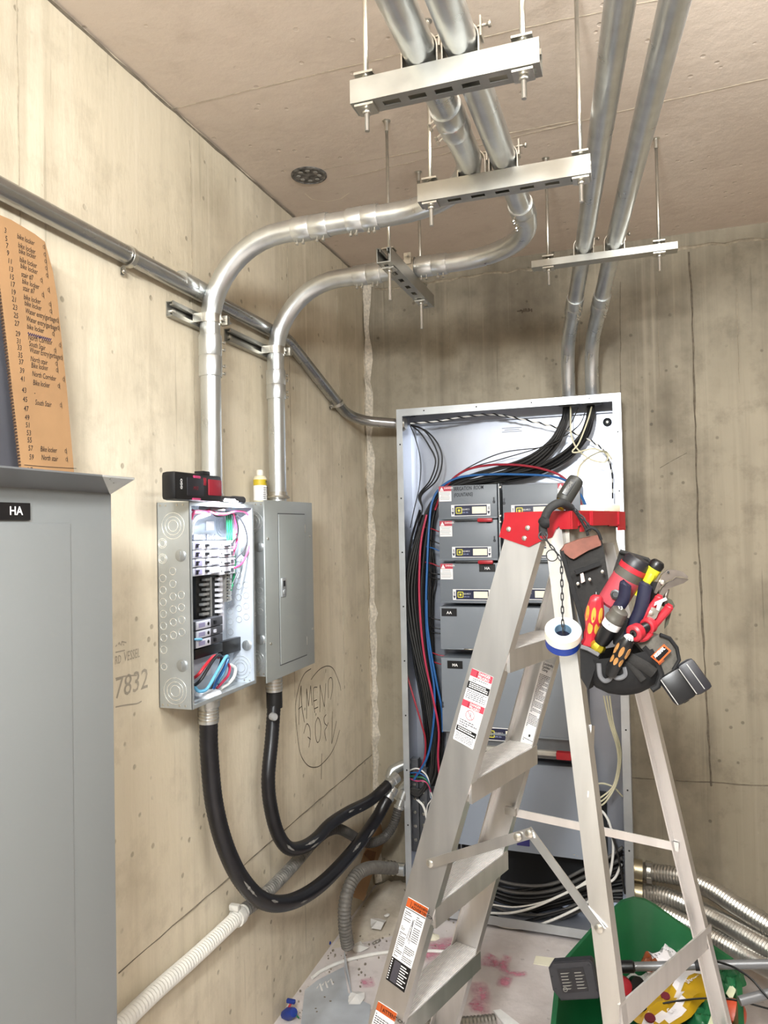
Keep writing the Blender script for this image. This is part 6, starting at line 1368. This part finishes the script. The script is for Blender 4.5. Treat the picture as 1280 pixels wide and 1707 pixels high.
# red bottle cap, orange hood, pale tag
c_ = Zp(1040, 1644, .45)
t = thing('red_cap', 'round red cap behind the near rear ladder leg', 'cap', c_-V((0, 0, .02)))
MB().lathe(c_, (.35, -.75, .45), [(-.03, .024), (-.005, .025), (.004, .021), (.008, .010), (.009, 0)], 20).build('cap', m_dred, t)
MB().lathe(c_+V((.035, .02, 0)), (.35, -.75, .45), [(-.02, .020), (.004, .019), (.005, 0)], 16).build('black_ring', m_black, t)
c_ = Zp(1222, 1684, .46)
t = thing('orange_lid', 'orange plastic lid at the bottom right in the green tray', 'lid', c_-V((0, 0, .02)))
MB().lathe(c_, (-.1, -.6, .8), [(-.03, .030), (-.004, .031), (.004, .027), (.010, .014), (.011, 0)], 20).build('lid', M('orange_plastic', 'dd5a38', .4), t)
MB().prism([Zp(1210, 1655, .475), Zp(1218, 1640, .48), Zp(1227, 1650, .48), Zp(1219, 1668, .475)], V((0, 0, -.002))).build('paper_tag', M('pale_tag_paper', 'd6d8b8', .7), None, 'small pale square tag leaning on the green pouch', 'tag')
MB().prism([Zp(1178, 1712, .44), Zp(1186, 1690, .44), Zp(1194, 1696, .44), Zp(1190, 1720, .44)], V((0, 0, -.003))).build('paper_tag', M('pale_tag_paper', 'd6d8b8', .7), None, 'pale tag low between the yellow bag and the ladder leg', 'tag')
# poles and wire lying across the tray
pa, pb = Y(1020, 1612, 2.12), Y(1420, 1604, 2.18)
t = thing('pole', 'grey pole with black grip lying across the green tray', 'pole', pa)
MB().tube([pa.lerp(pb, .09), pb], .0115, 14).build('tube', M('grey_painted_tube', '77787a', .35, .3, .06), t)
MB().lathe(pa, pb-pa, [(0, 0), (.0005, .013), (.004, .016), (.055, .016), (.060, .012)], 14).build('grip', m_black, t)
pj = pa.lerp(pb, .36); MB().cyl(pj, pj+(pb-pa).normalized()*.03, .013, 12).build('joint', m_dark, t)
pa, pb = Y(1232, 1669, 2.03), Y(1400, 1625, 2.12)
t = thing('pole', 'second grey pole end at the right edge below the first pole', 'pole', pa)
MB().tube([pa, pb], .0115, 14).build('tube', M('grey_painted_tube', '77787a', .35, .3, .06), t)
MB().tube(spline([Zp(1062, 1688, .45), Zp(1100, 1674, .46), Zp(1140, 1667, .47), Zp(1180, 1664, .475), Zp(1220, 1666, .48), Zp(1290, 1684, .48)], 6), .0025, 6).build('wire', m_rub, None, 'black wire lying across the snack bags to the right edge', 'wire')
MB().tube(spline([Y(1195, 1603, 2.10), Y(1222, 1612, 2.08), Y(1250, 1630, 2.06), Y(1270, 1652, 2.04), Y(1290, 1675, 2.02)], 6), .0030, 6).build('wire', m_rub, None, 'black wire arching off the grey pole to the right edge', 'wire')
# ---------------------------------------------------------------- floor litter
def F_(px, py, z=0): return at(px, py, 'z', z)
m_sheet = M('sheet_offcut', 'c3c9d0', .40, .35, .18, 9)
t = thing('sheet_metal_offcut', 'flat grey sheet metal offcut on the floor by the left wall', 'sheet metal', F_(560, 1670))
MB().prism([F_(x, y, .004) for x, y in ((508, 1651), (530, 1634), (573, 1612), (580, 1656), (618, 1676), (612, 1720), (500, 1720))], V((0, 0, .0015))).build('sheet', m_sheet, t)
b0, b1 = F_(574, 1612, .005), F_(585, 1658, .005)
MB().prism([b0, b1, b1+V((0, 0, .012)), b0+V((.0, .0, .055))], V((.002, .001, 0))).build('upturned_edge', m_sheet, t)
mb = MB()
for i in range(3): ribbon(mb, [F_(528+9*i, 1648-5*i, .006), F_(533+9*i, 1640-4*i, .006), F_(537+9*i, 1652-5*i, .006)], (0, 0, 1), .006)
mb.build('chalk_scribble', m_white, t)
m_pap = M('white_paper', 'dcdad6', .7)
def scrap(label, px, py, s_, mat=None, name='paper_scrap', cat='paper', seed=0):
    r_ = random.Random(seed); c = F_(px, py, .022 if seed in (1, 5) else .001); k = 7; vs_ = [c+V((0, 0, s_*.35))]; 
    for i in range(k):
        q = 2*PI*i/k; rr = s_*r_.uniform(.6, 1.1); vs_.append(c+V((math.cos(q)*rr, math.sin(q)*rr, r_.uniform(.001, .3)*s_)))
    mb = MB().add(vs_, [(0, i+1, (i+1) % k+1) for i in range(k)])
    mb.add([v_-V((0, 0, .0012)) for v_ in vs_], [(0, (i+1) % k+1, i+1) for i in range(k)])
    return mb.build(name, mat or m_pap, None, label, cat)
scrap('white paper scrap on the floor right of the grey dusty flex', 629, 1541, .042, seed=1)
scrap('white paper scrap at the foot of the grey dusty flex', 599, 1581, .036, seed=2)
scrap('white paper scrap lying against the grey sheet metal', 594, 1664, .042, seed=3)
scrap('crumpled cream paper beside the near ladder rail', 722, 1563, .036, m_cream, seed=4)
scrap('tiny white scrap near the wall corner', 645, 1526, .012, seed=5)
MB().prism([F_(x, y, .001) for x, y in ((893, 1594), (936, 1599), (932, 1614), (889, 1607))], V((0, 0, .002))).build('white_card', m_cream, None, 'flat cream card on the floor left of the green tray', 'card')
# brown boards leaning in the corner behind the flex
t = thing('cardboard_piece', 'brown cardboard strip leaning in the corner behind the flexible conduits', 'cardboard', on_left(597, 1497, .06))
def LB(px, py, off): return at(px, py, 'x', XL+off)
MB().prism([LB(585, 1494, .075), LB(605, 1501, .08), LB(618, 1462, .065), LB(634, 1420, .048), LB(652, 1362, .028), LB(643, 1350, .022), LB(628, 1372, .03), LB(605, 1425, .048)], V((.004, -.002, 0))).build('sheet', m_card, t)
MB().prism([LB(606, 1424, .056), LB(612, 1416, .053), LB(626, 1420, .053), LB(622, 1440, .06)], V((.003, -.002, 0))).build('torn_flap', M('cardboard_dark', '8a5c34', .85), t)
# crumbled mortar heap along the corner, and grit
def heap(name, pts, h, mat, parent, seed=2):
    r_ = random.Random(seed); nu, nv = 16, 8; vs_ = []; a0, a1, b1, b0 = [V(p_) for p_ in pts]
    for i in range(nu+1):
        for j in range(nv+1):
            u, v_ = i/nu, j/nv; p_ = a0.lerp(a1, u).lerp(b0.lerp(b1, u), v_); e = math.sin(PI*min(1, u*1.0))*(1-v_)**1.3
            vs_.append(p_+V((0, 0, h*e*r_.uniform(.7, 1.1)+.0005)))
    return MB().add(vs_, [(i*(nv+1)+j, i*(nv+1)+j+1, (i+1)*(nv+1)+j+1, (i+1)*(nv+1)+j) for i in range(nu) for j in range(nv)], True).build(name, mat, parent, kind='stuff')
m_mort = concrete('mortar_rubble', 'c4b9a8', '8d8272', 'dcd3c4', streak=False, pits=.6, blot=1.3)
heap('mortar_rubble', [(XL+.01, 3.14, 0), (XCL+.02, 3.14, 0), (XCL+.02, 2.80, 0), (XL+.01, 2.62, 0)], .045, m_mort, floor_)
mb = MB(); r_ = random.Random(4)
for i in range(260):
    y_ = r_.uniform(1.9, 3.0); x_ = XL+abs(r_.gauss(0, .16))+.01
    s_ = r_.uniform(.0015, .006); mb.box((x_, y_, s_/2), (s_, s_*r_.uniform(.6, 1.4), s_), (V((math.cos(i), math.sin(i), 0)), V((-math.sin(i), math.cos(i), 0)), V((0, 0, 1))))
mb.build('grit', M('grit', '9d9282', .9, 0, .4, 200), floor_, kind='stuff')
# small coloured bits by the wall
c_ = F_(548, 1576); t = thing('wire_nut', 'small blue wire connector on the floor by the left wall', 'connector', c_)
MB().lathe(c_+V((0, 0, .010)), (.5, -.5, .3), [(-.014, .007), (.004, .009), (.014, .005), (.015, 0)], 8).build('cap', M('blue_plastic', '2442a0', .4), t)
c_ = F_(482, 1700); t = thing('blue_connector', 'blue connector with a red stick at the lower left of the floor', 'connector', c_)
MB().lathe(c_+V((0, 0, .02)), (.6, -.3, .4), [(-.03, .014), (.0, .02), (.03, .014), (.032, 0)], 10).build('body', M('blue_plastic', '2442a0', .4), t)
MB().tube([c_+V((-.005, .0, .03)), F_(485, 1672, .05)], .004, 8).build('red_stick', m_dred, t)
MB().box(F_(485, 1669, .055), (.03, .012, .012), None, .003).build('blue_tip', M('blue_plastic', '2442a0', .4), t)
MB().tube(spline([c_+V((.02, 0, .03)), F_(492, 1690, .03), F_(498, 1697, .012)], 5), .0025, 6).build('green_wire', m_cgrn, t)
MB().tube(spline([F_(520, 1630, .007), F_(540, 1616, .007), F_(580, 1600, .007), (F_(640, 1588, .007)), F_(700, 1585, .007), F_(750, 1587, .007), F_(800, 1592, .007)], 8), .0062, 8).build('floor_cable', m_cwht, None, 'white cable curving across the floor behind the ladder rail', 'cable')
t = thing('flex_offcut', 'short shiny flexible conduit on the floor at the bottom edge', 'flexible conduit', F_(780, 1705, 0))
flex('corrugated_hose', m_flex, t, [F_(690, 1712, .018), F_(740, 1706, .018), F_(790, 1703, .018), F_(828, 1699, .018)], .0165, .0016, .006)
MB().prism([F_(x, y, .002) for x, y in ((822, 1686), (834, 1684), (870, 1712), (845, 1716))], V((0, 0, .004))).build('paper_strip', m_pap, None, 'white paper strip at the end of the shiny flex on the floor', 'paper')
for i, (px, py) in enumerate(((622, 1573), (627, 1571))): MB().cyl(F_(px, py, .006), F_(px+6, py-4, .006), .005, 8).build('screw', m_ald, None, 'dull screw on the floor beside the near ladder rail', 'screw', 'loose screws on the floor')
# pink marking paint sprayed on the floor
def spray():
    m, nt, b = _nt('pink_marking_paint'); L = nt.links.new
    b.inputs['Base Color'].default_value = rgb('d9809a'); b.inputs['Roughness'].default_value = .8
    tc = _nd(nt, 'ShaderNodeTexCoord'); nz = _nd(nt, 'ShaderNodeTexNoise', Scale=22, Detail=9, Roughness=.72); L(tc.outputs['Object'], nz.inputs['Vector'])
    r = _nd(nt, 'ShaderNodeValToRGB'); r.color_ramp.elements[0].position = .30; r.color_ramp.elements[1].position = .75; r.color_ramp.elements[1].color = (1, 1, 1, 1); L(nz.outputs['Fac'], r.inputs[0]); a_ = _nd(nt, 'ShaderNodeAttribute', attribute_name='paint_amount'); x_ = _nd(nt, 'ShaderNodeMath', operation='MULTIPLY'); L(r.outputs[0], x_.inputs[0]); L(a_.outputs['Fac'], x_.inputs[1]); L(x_.outputs[0], b.inputs['Alpha'])
    return m
m_spray = spray(); sv = []; sf = []; sw = []
for pts, wd in (([(812, 1612), (816, 1598), (824, 1592)], .05), ([(818, 1600), (826, 1606), (820, 1612)], .04), ([(848, 1592), (838, 1610), (848, 1622), (880, 1624)], .035), ([(846, 1626), (836, 1646)], .045), ([(794, 1636), (802, 1660), (798, 1690)], .06), ([(784, 1668), (800, 1676)], .05), ([(700, 1600), (730, 1578), (770, 1572)], .09), ([(716, 1614), (750, 1600), (776, 1592)], .06), ([(600, 1640), (625, 1636)], .05)):
    P_ = spline([F_(x, y, .0008) for x, y in pts], 5); b_ = len(sv); k = len(P_)
    for i, p_ in enumerate(P_):
        t_ = (P_[min(i+1, k-1)]-P_[max(i-1, 0)]).normalized(); s_ = V((-t_.y, t_.x, 0))
        for j in range(7):
            q = j/3-1; sv.append(p_+s_*(q*wd*.62)); sw.append((1-q*q)*(1 if 0 < i < k-1 else 0))
    sf += [(b_+i*7+j, b_+i*7+j+1, b_+(i+1)*7+j+1, b_+(i+1)*7+j) for i in range(k-1) for j in range(6)]
sp_o = MB().add(sv, sf).build('spray_mark', m_spray, floor_, kind='stuff')
# paint density across each stroke: full in its middle, thinning to nothing at its rim
at_ = sp_o.data.attributes.new('paint_amount', 'FLOAT', 'POINT')
lut = {}
for v_, w_ in zip(sv, sw): lut[(round(v_.x, 4), round(v_.y, 4))] = w_
for i, v_ in enumerate(sp_o.data.vertices): at_.data[i].value = lut.get((round(v_.co.x, 4), round(v_.co.y, 4)), .5)
